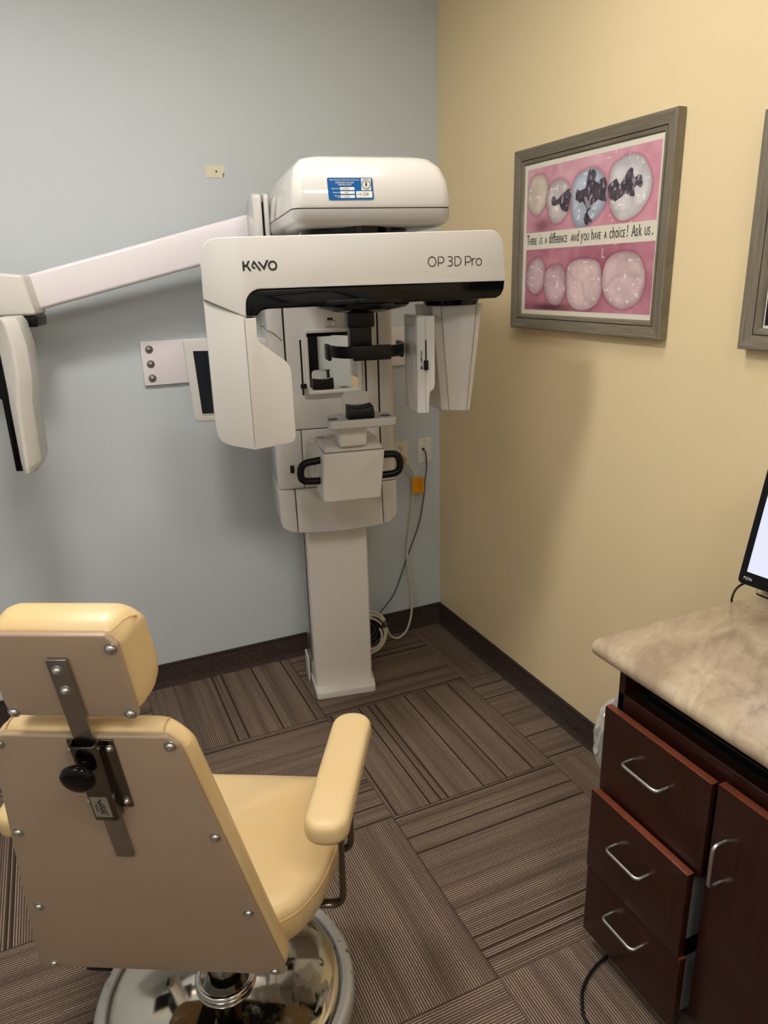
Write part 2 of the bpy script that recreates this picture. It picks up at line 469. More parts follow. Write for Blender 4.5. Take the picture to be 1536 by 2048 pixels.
dj = struct(bx('door_1', mat('door_leaf_white', rgb(222, 218, 210), 0.4), None, -1.75, -.86, Y0-.002, Y0+.035, 0, 2.05, .002))
bm = new_bm(); box(bm, -.86, -.78, Y0-.002, Y0+.05, 0, 2.12); box(bm, -1.83, -1.75, Y0-.002, Y0+.05, 0, 2.12); box(bm, -1.75, -.86, Y0-.002, Y0+.05, 2.05, 2.12)
struct(fin('trim_1', bm, M_BLACK2, smooth=0))
struct(bx('trim_2', M_YEL, None, -.50, -.002, Y0-.002, Y0+.30, 0, CEIL+.048))
def baseboard(name, a, b, nrm, h=0.104):
    a = Vector(a); b = Vector(b); n = Vector(nrm)
    bm = new_bm()
    prof = [(0, 0), (0.018, 0), (0.012, 0.010), (0.0085, 0.022), (0.008, h-0.006), (0.011, h-0.005), (0.011, h), (0, h)]
    loft(bm, [[a+n*p[0]+Vector((0, 0, p[1])) for p in prof], [b+n*p[0]+Vector((0, 0, p[1])) for p in prof]])
    bm.faces.ensure_lookup_table(); bm.normal_update()
    o = fin(name, bm, [M_BASEB, M_BASETOP], smooth=0)
    for p in o.data.polygons:
        if p.center.z > h-0.0056: p.material_index = 1
    return struct(o)
baseboard('baseboard_back', (X0, 0, 0), (0, 0, 0), (0, -1, 0))
baseboard('baseboard_right', (0, 0, 0), (0, Y0, 0), (-1, 0, 0))
baseboard('baseboard_left', (X0, 0, 0), (X0, Y0, 0), (1, 0, 0))
baseboard('baseboard_front', (X0, Y0, 0), (0, Y0, 0), (0, 1, 0))

# ceiling lamps
LN = ['above the x-ray arm, nearest the blue wall', 'behind the photographer near the yellow wall', 'added as unseen fill in the far left rear of the room', 'added above the worktop, nearest the yellow wall, to brighten its upper part']
for (x, y, sx, sy_, st), where in zip(LAMPS, LN):
    t = empty('ceiling_light', (x, y, CEIL+0.05), 0, 'white recessed fluorescent ceiling light '+where, 'ceiling light')
    bm = new_bm()
    for a in ((-sx/2-.02, -sx/2, -sy_/2-.02, sy_/2+.02), (sx/2, sx/2+.02, -sy_/2-.02, sy_/2+.02), (-sx/2, sx/2, -sy_/2-.02, -sy_/2), (-sx/2, sx/2, sy_/2, sy_/2+.02)):
        box(bm, a[0], a[1], a[2], a[3], -0.02, 0)
    fin('frame', bm, M_CEIL, t, smooth=0)
    m = mat('diffuser_glow', rgb(255, 250, 240), 0.5, emit=((*LAMP_COL, 1), st))
    bx('diffuser', m, t, -sx/2, sx/2, -sy_/2, sy_/2, -0.012, 0)
# ceiling surface sits at CEIL+0.05 so the lamps hang flush just below it

# ------------------------------------------------------------------ the x-ray machine
MO = Vector((-0.654, -0.41, 0)); MA = math.radians(10)
X = empty('dental_xray_machine', MO, -MA, 'tall white panoramic dental x-ray machine standing before the blue wall in the corner', 'x-ray machine')
def mlocal(p):
    q = Vector(p)-MO
    return (q.x*math.cos(MA)-q.y*math.sin(MA), q.x*math.sin(MA)+q.y*math.cos(MA), q.z)

# base + column
slab('base_plate', M_COLUMN, X, rpoly([(-.121, -.008), (.121, -.008), (.133, .10), (.133, .235), (-.121, .235), (-.121, .10)], [.012, .012, .01, .01, .01, .01]), 'uw', 0, .030, .003)
slab('column', M_COLUMN, X, rpoly([(-.116, .045), (.120, .045), (.124, .225), (-.118, .225)], [.012]*4, 6), 'uw', .03, .80, .0015)
bx('side_bracket', M_WHITE2, X, -.132, -.124, .150, .232, 0, .11, .002)
bx('column_rail', M_STEEL, X, -.1225, -.1185, .10, .20, .12, .78)

# carriage
core = new_bm(); box(core, -.213, .213, -.03, .20, .765, 1.70)
fin('carriage_core', core, M_SEAM, X)
def panel(name, poly, front, back, cuts=(), m=M_WHITE, bev=.003, **k):
    bm = new_bm(); shaped(bm, poly, front, back, cuts)
    return fin(name, bm, m, X, bev, 3, 45, **k)
fl = lambda u, z: -.05
panel('centre_panel', [(-.159, 1.117), (.159, 1.117), (.159, 1.735), (-.159, 1.735)], fl, -.02)
# side shells wrap round the edge
def shell(name, u0, u1, z0, z1, s):
    r = .022
    poly = [(u1*s, -.05), (u0*s, -.05), (u0*s, -.02), ((u1-.028)*s, -.02)] if False else None
    pl = rpoly([(s*u0, -.05), (s*u1, -.05), (s*u1, .205), (s*(u1-.012), .205), (s*(u1-.012), -.032), (s*u0, -.032)], [0, r, 0, 0, .008, 0], 6)
    return slab(name, M_WHITE, X, pl, 'uw', z0, z1, .0015)
shell('side_panel', .164, .217, 1.117, 1.735, -1); shell('side_panel', .164, .217, .905, 1.735, 1)
shell('service_panel', .126, .217, .905, 1.114, -1)
panel('service_panel', [(-.123, .905), (.159, .905), (.159, 1.114), (-.123, 1.114)], fl, -.02)
# lower cover, bulging in plan and rounded at the bottom
def lf(u, z): return -.052-.040*max(0, 1-(u/.215)**2)*min(1, (.905-z)/.06)
lowp = rpoly([(-.158, .902), (-.158, .742), (.158, .742), (.158, .902)], [0, .004, .004, 0])
panel('lower_cover', lowp, lf, -.0, [x*.02-.14 for x in range(15)], bev=.006)
for s in (-1, 1):
    pl = [(s*.161, .902), (s*.161, .742), (s*.185, .745), (s*.213, .762), (s*.217, .79), (s*.217, .902)]
    if s > 0: pl = pl[::-1]
    panel('corner_cover', pl, lf, .19, [s*.19], bev=.005)
# carriage underside
bx('carriage_floor', M_WHITE2, X, -.20, .20, -.02, .19, .752, .768, .004)
for u in (-.1615, .1605):
    bx('track_groove', M_BLACK2, X, u-.0022, u+.0022, -.0495, -.04, 1.15 if u > 0 else 1.10, 1.735)
bx('latch', M_BLACK2, X, -.172, -.158, -.062, -.048, .965, .992, .003)
# curved moulding line on the left side of the carriage
bm = new_bm(); tube(bm, catmull([(-.218, .15, 1.463), (-.2175, .05, 1.463), (-.214, -.045, 1.458), (-.196, -.051, 1.448), (-.170, -.0512, 1.424)], 6), .0012, 6)
fin('seam_line', bm, M_SEAM, X)

# mirror with raised frame
mf = new_bm()
o_ = rpoly([(-.097, 1.238), (.097, 1.238), (.097, 1.456), (-.097, 1.456)], .010, 4); i_ = rpoly([(-.087, 1.250), (.087, 1.250), (.087, 1.444), (-.087, 1.444)], .003, 4)
loft(mf, [[(p[0], -.049, p[1]) for p in o_], [(p[0], -.063, p[1]) for p in o_], [(p[0], -.063, p[1]) for p in i_], [(p[0], -.055, p[1]) for p in i_]], cap=False)
MF = fin('mirror_frame', mf, M_WHITE, X, .0015, 2)
bx('mirror_glass', M_MIRROR, MF, -.0885, .0885, -.0562, -.050, 1.2495, 1.4455)
# slider slots and knob
slab('slot', M_BLACK2, X, rpoly([(-.1115, 1.236), (-.1055, 1.236), (-.1055, 1.424), (-.1115, 1.424)], .003, 4), 'uz', -.0512, -.048)
slab('slot', M_BLACK2, X, rpoly([(.112, 1.236), (.118, 1.236), (.118, 1.424), (.112, 1.424)], .003, 4), 'uz', -.0512, -.048)
bm = new_bm(); box(bm, -.1135, -.1035, -.072, -.050, 1.262, 1.276); box(bm, -.1185, -.0985, -.078, -.068, 1.262, 1.278)
fin('slider_knob', bm, M_BLACK2, X, .002)
# warning label
lb = bx('warning_label', M_PAPER, X, -.019, .015, -.0513, -.0495, 1.462, 1.482)
bm = new_bm(); Ml = frame_m((-.002, -.0514, 1.472), (1, 0, 0), (0, 0, 1))
stroke(bm, [(-.0165, -.0095), (.0165, -.0095), (.0165, .0095), (-.0165, .0095)], .0012, Ml, closed=True)
for k in range(4): stroke(bm, [(-.013, .005-k*.0035), (.011-(k % 2)*.005, .005-k*.0035)], .0009, Ml)
fin('lettering', bm, M_INK, lb, smooth=0)
bx('warning_strip', M_BLACK2, X, -.012, .007, -.0513, -.0495, 1.4845, 1.4915)

# ---- head housing
def head_loop(uf0, uf1, wf, ub0, ub1, wb, z, r=.030, zr=None):
    return [(p[0], p[1], z + (0 if zr is None else (p[1]-wf)/(wb-wf)*(zr-z))) for p in rpoly([(uf0, wf), (uf1, wf), (ub1, wb), (ub0, wb)], r, 6)]
bm = new_bm()
loft(bm, [head_loop(-.186, .232, -.632, -.192, .222, .19, 1.786), head_loop(-.186, .232, -.634, -.192, .222, .19, 1.794),
          head_loop(-.182, .225, -.628, -.190, .215, .19, 1.845), head_loop(-.172, .212, -.612, -.182, .205, .19, 1.882, .034),
          head_loop(-.155, .195, -.585, -.170, .19, .18, 1.905, .04, 1.895), head_loop(-.13, .165, -.55, -.145, .16, .15, 1.915, .04, 1.90)])
HD = fin('head_housing', bm, M_WHITE, X, 0, smooth=50)
bm = new_bm()
loft(bm, [head_loop(-.160, .207, -.598, -.175, .20, .18, 1.741), head_loop(-.178, .224, -.620, -.188, .215, .19, 1.748), head_loop(-.183, .229, -.628, -.192, .222, .19, 1.760), head_loop(-.185, .231, -.631, -.192, .222, .19, 1.7835)])
fin('head_undertray', bm, M_GREY, X, 0, smooth=50)
bm = new_bm(); loft(bm, [head_loop(-.183, .229, -.629, -.190, .220, .188, 1.783), head_loop(-.183, .229, -.629, -.190, .220, .188, 1.7865)])
fin('seam_line', bm, M_SEAM, X)
# certification sticker on the head
def on_head(u, z): return (u, -.634+(z-1.794)/(1.845-1.794)*.006-.0008, z)
ST0 = Vector(on_head(-.094, 1.803)); STx = Vector((1, -.000, 0)); STy = (Vector(on_head(0, 1.84))-Vector(on_head(0, 1.80))).normalized()
MS = frame_m(ST0, STx, STy)
def sheet(bm, pts, M, h):
    loft(bm, [[M @ Vector((p[0], p[1], 0)) for p in pts], [M @ Vector((p[0], p[1], h)) for p in pts]])
bm = new_bm(); sheet(bm, rpoly([(0, 0), (.115, .001), (.113, .052), (-.002, .052)], .004, 4), MS, .0006)
CS = fin('certification_sticker', bm, M_BLUEST, HD, smooth=0, label='small blue radiation machine certification sticker')
bm = new_bm(); MS2 = MS @ Matrix.Translation((0, 0, .0006))
for r in ((.030, .0235, .066, .030), (.030, .0145, .066, .0205), (.030, .005, .066, .0115), (.0700, .0055, .111, .0205), (.0840, .0230, .109, .0500)):
    sheet(bm, [(r[0], r[1]), (r[2], r[1]), (r[2], r[3]), (r[0], r[3])], MS2, .0003)
fin('white_fields', bm, M_PAPER, CS, smooth=0)
bm = new_bm()
def tx(s, x, y, size, xs=1.0, al='LEFT', **k): text_bm(bm, s, size, MS @ Matrix.Translation((x, y, .0012)), xs, .0002, al, **k)
tx('Colorado Department of Public Health and Environment', .004, .0455, .0042, .78)
tx('RADIATION MACHINE', .042, .039, .0052, .9, 'CENTER'); tx('CERTIFICATION', .042, .034, .0052, .9, 'CENTER')
tx('Registration #', .029, .0255, .0042, .85, 'RIGHT'); tx('Inspection #', .029, .0165, .0042, .85, 'RIGHT'); tx('Expiration', .029, .0085, .0042, .85, 'RIGHT'); tx('Date', .029, .005, .0042, .85, 'RIGHT')
fin('white_lettering', bm, M_WINK, CS, smooth=0)
bm = new_bm()
tx('141208', .0715, .0095, .0115, .88); tx('41200 2', .034, .0248, .0052, 1.1, shear=.3); tx('449', .040, .0158, .0052, 1.3, shear=.3); tx('11/2025', .032, .0062, .0056, 1.15, shear=.3)
for r_, w_ in ((.0118, .0012), (.0085, .0008)): stroke(bm, arc(.0965, .0365, r_, r_, 0, 360, 28)[:-1], w_, MS @ Matrix.Translation((0, 0, .001)), .0002, True)
for k in range(14):
    a = k*2*PI/14; c_, s_ = math.cos(a), math.sin(a)
    stroke(bm, [(.0965+.0092*c_, .0365+.0092*s_), (.0965+.0112*c_, .0365+.0112*s_)], .0013, MS @ Matrix.Translation((0, 0, .001)), .0002)
sheet(bm, [(.0925, .0395), (.1005, .0395), (.0965, .0435)], MS @ Matrix.Translation((0, 0, .001)), .0002)
sheet(bm, [(.0935, .0385), (.0995, .0385), (.0990, .0335), (.0965, .0305), (.0940, .0335)], MS @ Matrix.Translation((0, 0, .001)), .0002)
fin('black_lettering', bm, M_GINK, CS, smooth=0)

# hinge plates at the head's left side, then the cephalostat arm
hp = rpoly([(-.13, 1.715), (.21, 1.690), (.21, 1.85), (-.02, 1.885), (-.13, 1.868)], [.01, .02, .02, .10, .012], 6)
slab('hinge_plate', M_WHITE, X, hp, 'wz', -.205, -.190, .004)
slab('hinge_plate', M_WHITE, X, hp, 'wz', -.240, -.212, .005)
bx('hinge_pin', M_BLACK2, X, -.213, -.204, -.09, .10, 1.73, 1.85)
def arm_loop(u, zt, zb):
    return [(u+du, p[0], p[1]) for p, du in ((q, .0) for q in rpoly([(-.10, zb), (.02, zb), (.02, zt), (-.10, zt)], .012, 4))]
def arm_loop(u, w0, w1, zt, zb): return [(u, p[0], p[1]) for p in rpoly([(w0, zb), (w1, zb), (w1, zt), (w0, zt)], .012, 4)]
bm = new_bm()
loft(bm, [arm_loop(-.225, .13, .20, 1.836, 1.716), arm_loop(-.33, .12, .19, 1.811, 1.690), arm_loop(-.955, .05, .12, 1.653, 1.540), arm_loop(-1.02, .04, .11, 1.637, 1.525)])
AR = fin('cephalostat_arm', bm, M_ARM, X, 0, smooth=45)
slab('arm_elbow', M_WHITE2, X, [(-.936, 1.654), (-1.03, 1.665), (-1.28, 1.666), (-1.28, 1.53), (-.917, 1.535)], 'uz', -.06, .13, .010, 4)
bx('elbow_cap', M_BLACK2, X, -1.25, -.918, -.05, .11, 1.500, 1.536, .006)
bx('elbow_neck', M_BLACK2, X, -1.06, -.985, -.16, -.04, 1.47, 1.52, .004)
# cephalostat head: tall slim housing with a black back plate
lv = [(1.538, -.9965, -.979, -.9474), (1.5217, -1.0009, -.9692, -.9375), (1.456, -1.0009, -.9594, -.9277), (1.3796, -.9998, -.9605, -.9277), (1.3195, -.9987, -.9681, -.9332), (1.2977, -.9998, -.9725, -.9386), (1.1174, -.9987, -.979, -.9419), (1.0824, -.9965, -.9812, -.9594)]
bm = new_bm(); L = []
for z, a, b, c in lv:
    L.append([(a, -.2001, z), (a, -.2165, z), (b-.004, -.2372, z), (b+.004, -.2372, z), (c, -.2055, z), (c, -.09, z), (a, -.09, z)])
loft(bm, L); CH = fin('cephalostat_head', bm, M_WHITE2, X, .003, 3, 30, smooth=40)
bm = new_bm(); loft(bm, [[(-1.073, w, 1.5217), (-.9998, w, 1.5217), (-.9998, w, 1.0846), (-1.0206, w, 1.0846), (-1.0228, w, 1.3031), (-1.073, w, 1.3468)] for w in (-.20, -.10)])
fin('black_back_plate', bm, M_BLACK, CH, .003)
bm = new_bm(); Mc = frame_m((-.9665, -.2285, 1.108), (.034, .0317, 0), (0, 0, 1))
stroke(bm, [(-.002, -.001), (.006, .002), (.008, .006)], .0012, Mc); fin('chip_mark', bm, M_PAPER, CH, smooth=0)

# ---- rotating gantry: white beam, black underside band, tube head
GB = -.40
def gf(u, z):
    if u < -.325: return -.62+2.6*(u+.325)**2+.35*(-.325-u)
    return -.62
shell_poly = [(-.420, 1.576), (-.319, 1.530), (-.317, 1.560)] + [(-.276-.041*math.cos(math.radians(a)), 1.560+.038*math.sin(math.radians(a))) for a in (15, 30, 45, 60, 75, 90)] + \
    [(.3875, 1.603), (.3800, 1.690)] + [(.342+.036*math.cos(math.radians(a)), 1.692+.038*math.sin(math.radians(a))) for a in (20, 45, 70, 90)] + \
    [(-.372, 1.722)] + [(-.377+.037*math.cos(math.radians(a)), 1.686+.036*math.sin(math.radians(a))) for a in (110, 135, 160)] + [(-.417, 1.670)]
bm = new_bm(); shaped(bm, shell_poly, gf, GB, [-.325-.012*k for k in range(8)])
GS = fin('gantry_beam', bm, M_WHITE, X, .012, 5, 50, smooth=40)
bm = new_bm(); shaped(bm, [(-.316, 1.533)] + [(-.276-.040*math.cos(math.radians(a)), 1.560+.0365*math.sin(math.radians(a))) for a in (0, 15, 30, 45, 60, 75, 90)] +
    [(.3865, 1.6015), (.384, 1.578), (.376, 1.562), (.362, 1.5545), (-.262, 1.5485), (-.280, 1.545), (-.291, 1.533)], lambda u, z: -.6185, GB+.002, [])
fin('black_underside_band', bm, M_BLACK, X, .004, 3, 50)
bm = new_bm(); box(bm, -.276, .386, -.6205, -.60, 1.5995, 1.6040)
fin('trim_strip', bm, M_GREY, X)
bx('band_cover_panel', M_BLACK, X, -.115, .095, -.6200, -.60, 1.5520, 1.5640, .001)
def tf(u, z):
    return -.622+.62*(-.325-u)+1.0*(max(0, -.325-u))**2 if u < -.325 else -.622+.16*(u+.325)
tp = [(-.4195, 1.5735), (-.319, 1.5275), (-.2945, 1.5275), (-.2955, 1.476), (-.289, 1.466), (-.2265, 1.4155), (-.2155, 1.402), (-.2115, 1.385), (-.2105, 1.216)] + \
     [(-.231+.020*math.cos(math.radians(a)), 1.214+.021*math.sin(math.radians(a))) for a in (-20, -45, -75)] + [(-.325, 1.186), (-.383, 1.194)] + \
     [(-.388+.030*math.cos(math.radians(a)), 1.226+.030*math.sin(math.radians(a))) for a in (-100, -130, -160)] + [(-.4205, 1.245)]
bm = new_bm(); shaped(bm, tp, tf, GB+.005, [-.325]+[-.345-.014*k for k in range(6)])
TH = fin('tube_head', bm, M_WHITE, X, .008, 4, 50, smooth=28)
bm = new_bm(); tube(bm, [(-.325, tf(-.325, 0)-.0002, 1.527), (-.325, tf(-.325, 0)-.0002, 1.195)], .0009, 6)
tube(bm, [(-.4195, tf(-.4195, 0)+.006, 1.5748), (-.40, tf(-.40, 0)-.0003, 1.5655), (-.37, tf(-.37, 0)-.0003, 1.552), (-.345, tf(-.345, 0)-.0003, 1.5405), (-.319, tf(-.319, 0)-.0003, 1.5287)], .0010, 6)
fin('seam_line', bm, M_SEAML, TH)

# logo on the beam (left) and model lettering (right)
Mg = frame_m((-.318, -.6203, 1.6425), (1, 0, 0), (0, 0, 1))
S = .0225/20.0
bm = new_bm()
def st(pts, w, closed=False): stroke(bm, [(p[0]*S, p[1]*S) for p in pts], w*S, Mg, .0005, closed)
def pl(pts): sheet(bm, [(p[0]*S, p[1]*S) for p in pts], Mg, .0005)
pl([(0, 0), (4.2, 0), (4.2, 20), (0, 20)])
pl([(4.2, 7.8), (9.4, 7.8), (11.8, 10.8), (10.4, 13.0), (4.2, 13.0)])
pl([(8.2, 12.4), (11.8, 10.8), (16.8, 20.8), (12.4, 20.8)]); pl([(8.8, 8.2), (12.6, 9.8), (19.0, 0), (14.6, -1.2)])
pl([(19.0, 9.6), (24.6, 20.8), (26.2, 17.6), (22.8, 9.4)]); pl([(24.6, 20.8), (26.4, 20.8), (40.6, 0), (36.4, -.6), (24.4, 16.2)])
pl([(19.0, 9.6), (22.8, 9.4), (24.4, 7.2), (23.4, 3.8)]); pl([(22.6, 3.8), (28.6, 3.6), (26.6, 7.6), (21.4, 7.8)])
pl([(33.6, 18.4), (38.2, 18.6), (48.6, 4.6), (47.4, 0)]); pl([(47.4, 0), (44.8, 4.8), (53.2, 21.4), (58.0, 21.6)])
st(arc(66.5, 9.6, 8.4, 8.6, 0, 360, 32)[:-1], 4.0, True)
fin('maker_logo', bm, M_INK, GS, smooth=0, label='bold black lettering KAVO')
bm = new_bm(); Mt = frame_m((.166, -.6203, 1.6410), (1, 0, 0), (0, 0, 1)); S2 = .0245/20.0
def st2(pts, closed=False): stroke(bm, [(p[0]*S2, p[1]*S2) for p in pts], 1.75*S2, Mt, .0005, closed)
st2(arc(9, 10, 8.7, 9.6, 0, 360, 32)[:-1], True)
st2([(23, 0), (23, 19.3), (30, 19.3)] + arc(30, 13.2, 6.0, 6.1, 80, -80, 10) + [(30, 7.1), (23.5, 7.1)])
st2([(44.5, 19.3), (50, 19.6)] + arc(50, 15.0, 4.8, 4.6, 80, -80, 8) + [(47, 10.4)]); st2([(47, 10.4), (50, 10.4)] + arc(50, 5.2, 5.6, 5.2, 80, -90, 10) + [(44.0, .6)])
st2([(61, .4), (61, 19.2), (66.5, 19.2)] + arc(66.5, 9.8, 8.6, 9.4, 85, -85, 14) + [(66.5, .4), (61, .4)])
st2([(85, 0), (85, 19.3), (92, 19.3)] + arc(92, 13.2, 6.0, 6.1, 80, -80, 10) + [(92, 7.1), (85.5, 7.1)])
st2([(101, 0), (101, 14.5)]); st2([(101, 9.5)] + arc(107, 9.0, 6, 5.5, 170, 95, 6) + [(108.5, 14.5)])
st2(arc(116.5, 7.2, 6.5, 7.2, 0, 360, 28)[:-1], True)
fin('model_lettering', bm, M_INK, GS, smooth=0, label='thin black lettering OP 3D Pro')

# turntable between head and gantry, flange under it
bm = new_bm(); lathe(bm, [(0, 1.721), (.15, 1.721), (.15, 1.745), (0, 1.745)], (.0, -.46, 0)); fin('turntable', bm, M_BLACK, X)
bm = new_bm(); lathe(bm, [(.03, 1.524), (.07, 1.527), (.125, 1.540), (.133, 1.547), (.131, 1.552), (0, 1.552)], (.008, -.505, 0), seg=56); fin('flange', bm, M_BLACK, X, smooth=60)

# sensor unit under the right end of the beam
bm = new_bm(); lathe(bm, [(0, 1.535), (.075, 1.535), (.085, 1.553), (0, 1.553)], (.285, -.46, 0)); fin('sensor_mount', bm, M_BLACK, X)
bm = new_bm()
tp_ = rpoly([(.222, -.472), (.300, -.505), (.363, -.520), (.385, -.395), (.345, -.345), (.21, -.32)], [.006, .01, .010, .01, .02, .015], 4)
bt_ = rpoly([(.252, -.470), (.300, -.500), (.331, -.512), (.340, -.42), (.315, -.37), (.245, -.345)], [.006, .01, .010, .01, .02, .015], 4)
loft(bm, [[(p[0], p[1], 1.226) for p in bt_], [(p[0], p[1], 1.538) for p in tp_]])
SB = fin('sensor_housing', bm, M_WHITE, X, .006, 3, 50, smooth=30)
bm = new_bm()
for ta, ba in (((.247, -.4838), (.272, -.4838)), ((.345, -.5168), (.318, -.5085))):
    tube(bm, [(ta[0], ta[1], 1.534), (ba[0], ba[1], 1.228)], .0010, 6)
fin('seam_line', bm, M_SEAML, SB)
# slimmer box with stepped lower corner, in front
A = Vector((.156, -.540)); Bv = Vector((.204, -.5585)); Dv = Vector((.163, -.385))
def pu(t): return A+(Bv-A)*t
ez = [(0, 1.236), (.66, 1.236), (.68, 1.285), (.74, 1.299), (.94, 1.306), (1.0, 1.322), (1.0, 1.512), (0, 1.512)]
bm = new_bm()
fr = [(pu(t).x, pu(t).y, z) for t, z in ez]; bk = [(p[0]+(Dv-A).x, p[1]+(Dv-A).y, p[2]) for p in fr]
loft(bm, [fr, bk]); SM = fin('detector_box', bm, M_WHITE, X, .004, 3, 40, smooth=30)
bm = new_bm(); tube(bm, [(pu(.47).x, pu(.47).y-.0003, 1.505), (pu(.47).x, pu(.47).y-.0003, 1.240)], .0006, 5); fin('seam_line', bm, M_SEAML, SM)
Md = frame_m((A.x, A.y-.0005, 1.30), ((Bv-A).x, (Bv-A).y, 0), (0, 0, 1))
bm = new_bm(); sheet(bm, [(.0235, .085), (.0275, .085), (.0275, .145), (.0235, .145)], Md, .0008)
fin('slot', bm, M_BLACK2, SM, smooth=0)
bm = new_bm(); loft(bm, [[Md @ Vector((x, y, d)) for x, y in rpoly([(.0195, .062), (.0325, .062), (.0325, .090), (.0195, .090)], .003, 3)] for d in (0, .009)])
fin('lock_knob', bm, M_BLACK2, SM, .002)
bm = new_bm(); sheet(bm, [(.0115, .092), (.0140, .092), (.0140, .116), (.0115, .116)], Md, .0006); sheet(bm, [(.0127, .080), (.0160, .093), (.0095, .093)], Md, .0006)
sheet(bm, [(.0092, .064), (.0163, .064), (.0163, .0705), (.0092, .0705)], Md, .0006); stroke(bm, [(.0103, .070)] + arc(.0127, .0725, .0024, .0028, 180, 0, 8) + [(.0151, .070)], .0010, Md, .0006)
fin('arrow_and_lock_symbol', bm, M_GINK, SM, smooth=0)
bm = new_bm(); box(bm, .1565, .1580, -.49, -.42, 1.33, 1.48); fin('side_recess', bm, M_GREY, SM, .0006)

# head support hanging through the gantry and the temple band
HC = (.004, -.487)
bm = new_bm(); box(bm, HC[0]-.038, HC[0]+.038, HC[1]-.025, HC[1]+.03, 1.485, 1.55); box(bm, HC[0]-.032, HC[0]+.030, HC[1]-.020, HC[1]+.025, 1.428, 1.49)
HS = fin('head_support_post', bm, M_BLACK2, X, .004)
bm = new_bm(); bc = (.036, -.40)
ap = [(bc[0]+.108*math.cos(math.radians(a)), bc[1]-.02-.105*math.sin(math.radians(a))) for a in range(-8, 190, 11)]
loops = []
for k, (x_, y_) in enumerate(ap):
    a = math.radians(-8+11*k); nx, ny = math.cos(a), -math.sin(a)
    loops.append([(x_-nx*.005, y_-ny*.005, 1.400), (x_+nx*.005, y_+ny*.005, 1.400), (x_+nx*.005, y_+ny*.005, 1.433), (x_-nx*.005, y_-ny*.005, 1.433)])
loft(bm, loops); TB = fin('temple_band', bm, M_BLACK2, X, .0015)
bm = new_bm(); box(bm, -.028, .082, -.538, -.524, 1.396, 1.437); fin('band_slider', bm, M_BLACK2, TB, .003)
for sx_ in (-.075, .145):
    bx('temple_pad', M_RUBBER, TB, sx_-.006, sx_+.006, -.425, -.37, 1.388, 1.434, .004)

# chin table, post, box, handles
bm = new_bm(); shaped(bm, rpoly([(-.110, .938), (.080, .938), (.0965, 1.10), (-.102, 1.10)], [.014, .014, .008, .008], 5), lambda u, z: -.372, -.24, [])
CB = fin('chin_rest_box', bm, M_WHITE2, X, .010, 4, 50)
bm = new_bm(); loft(bm, [[(-.100, -.368, 1.10), (.0945, -.368, 1.10), (.0945, -.24, 1.10), (-.100, -.24, 1.10)], [(-.090, -.350, 1.117), (.085, -.350, 1.117), (.098, -.24, 1.121), (-.098, -.24, 1.121)]])
fin('box_top', bm, M_WHITE2, CB, .007, 3, 30)
bx('seam_line', M_SEAML, CB, -.0985, .093, -.3715, -.30, 1.0985, 1.1005)
# bracket body behind the box back to the carriage
bm = new_bm()
loft(bm, [[(-.100, -.36, .950), (.078, -.36, .950), (.085, -.36, 1.100), (-.096, -.36, 1.100)], [(-.112, -.22, .955), (.100, -.22, .955), (.105, -.22, 1.112), (-.108, -.22, 1.108)], [(-.122, -.045, .985), (.120, -.045, .985), (.120, -.045, 1.105), (-.104, -.045, 1.085)]])
BBk = fin('support_bracket', bm, M_WHITE, X, .012, 4, 40)
# barcode label lying on the sloping top of the bracket
bl0 = Vector((-.066, -.150, 1.1045)); Mb = frame_m(bl0, (.86, .50, .0), (-.50, .86, .10))
bm = new_bm(); sheet(bm, [(-.030, -.018), (.024, -.018), (.024, .018), (-.030, .018)], Mb, .0008)
BL = fin('barcode_label', bm, M_PAPER, BBk, smooth=0)
bm = new_bm(); Mb2 = Mb @ Matrix.Translation((0, 0, .0009)); random.seed(3)
for k in range(16):
    x = -.024+k*.0028; w = random.choice((.0006, .0010, .0015)); sheet(bm, [(x, .008), (x+w, .008), (x+w, .014), (x, .014)], Mb2, .0002); sheet(bm, [(x, -.014), (x+w, -.014), (x+w, -.009), (x, -.009)], Mb2, .0002)
for k in range(3): stroke(bm, [(-.024, .004-k*.004), (.012-k*.006, .004-k*.004)], .0011, Mb2, .0002)
fin('barcode', bm, M_INK, BL, smooth=0)
bx('chin_post', M_WHITE2, X, -.051, .040, -.378, -.300, 1.115, 1.19, .010, 4)
tp2 = rpoly([(-.089, -.425), (.126, -.425), (.118, -.335), (.06, -.295), (-.02, -.295), (-.080, -.335)], [.012]*6, 5)
tb2 = [(p[0]*.93+.0008, p[1]*.97-.008, 0) for p in tp2]
bm = new_bm(); loft(bm, [[(p[0], p[1], 1.181) for p in tb2], [(p[0], p[1], 1.186) for p in tp2], [(p[0], p[1], 1.209) for p in tp2]])
CT = fin('chin_table', bm, M_GREY, X, .004, 3, 35)
for u_ in (-.068, .097):
    bm = new_bm(); lathe(bm, [(0, 0), (.015, 0), (.015, .0016), (0, .0016)], (u_, -.388, 1.2085), seg=24); fin('button', bm, M_BLACK2, CT)
bm = new_bm()
loft(bm, [[(-.027, -.418, 1.208), (.055, -.418, 1.208), (.055, -.372, 1.208), (-.027, -.372, 1.208)], [(-.026, -.420, 1.225), (.056, -.420, 1.225), (.056, -.370, 1.225), (-.026, -.370, 1.225)],
          [(-.025, -.415, 1.246), (.053, -.415, 1.246), (.053, -.370, 1.250), (-.025, -.370, 1.250)]])
bmesh.ops.subdivide_edges(bm, edges=[e for e in bm.edges if abs((e.verts[0].co-e.verts[1].co).x) > .05], cuts=6, use_grid_fill=True)
for v in bm.verts:
    if v.co.z > 1.24: v.co.z -= .006*(1-((v.co.x-.014)/.04)**2)-.002
fin('chin_cup', bm, M_RUBBER, CT, .003, 3, 50)
bm = new_bm()
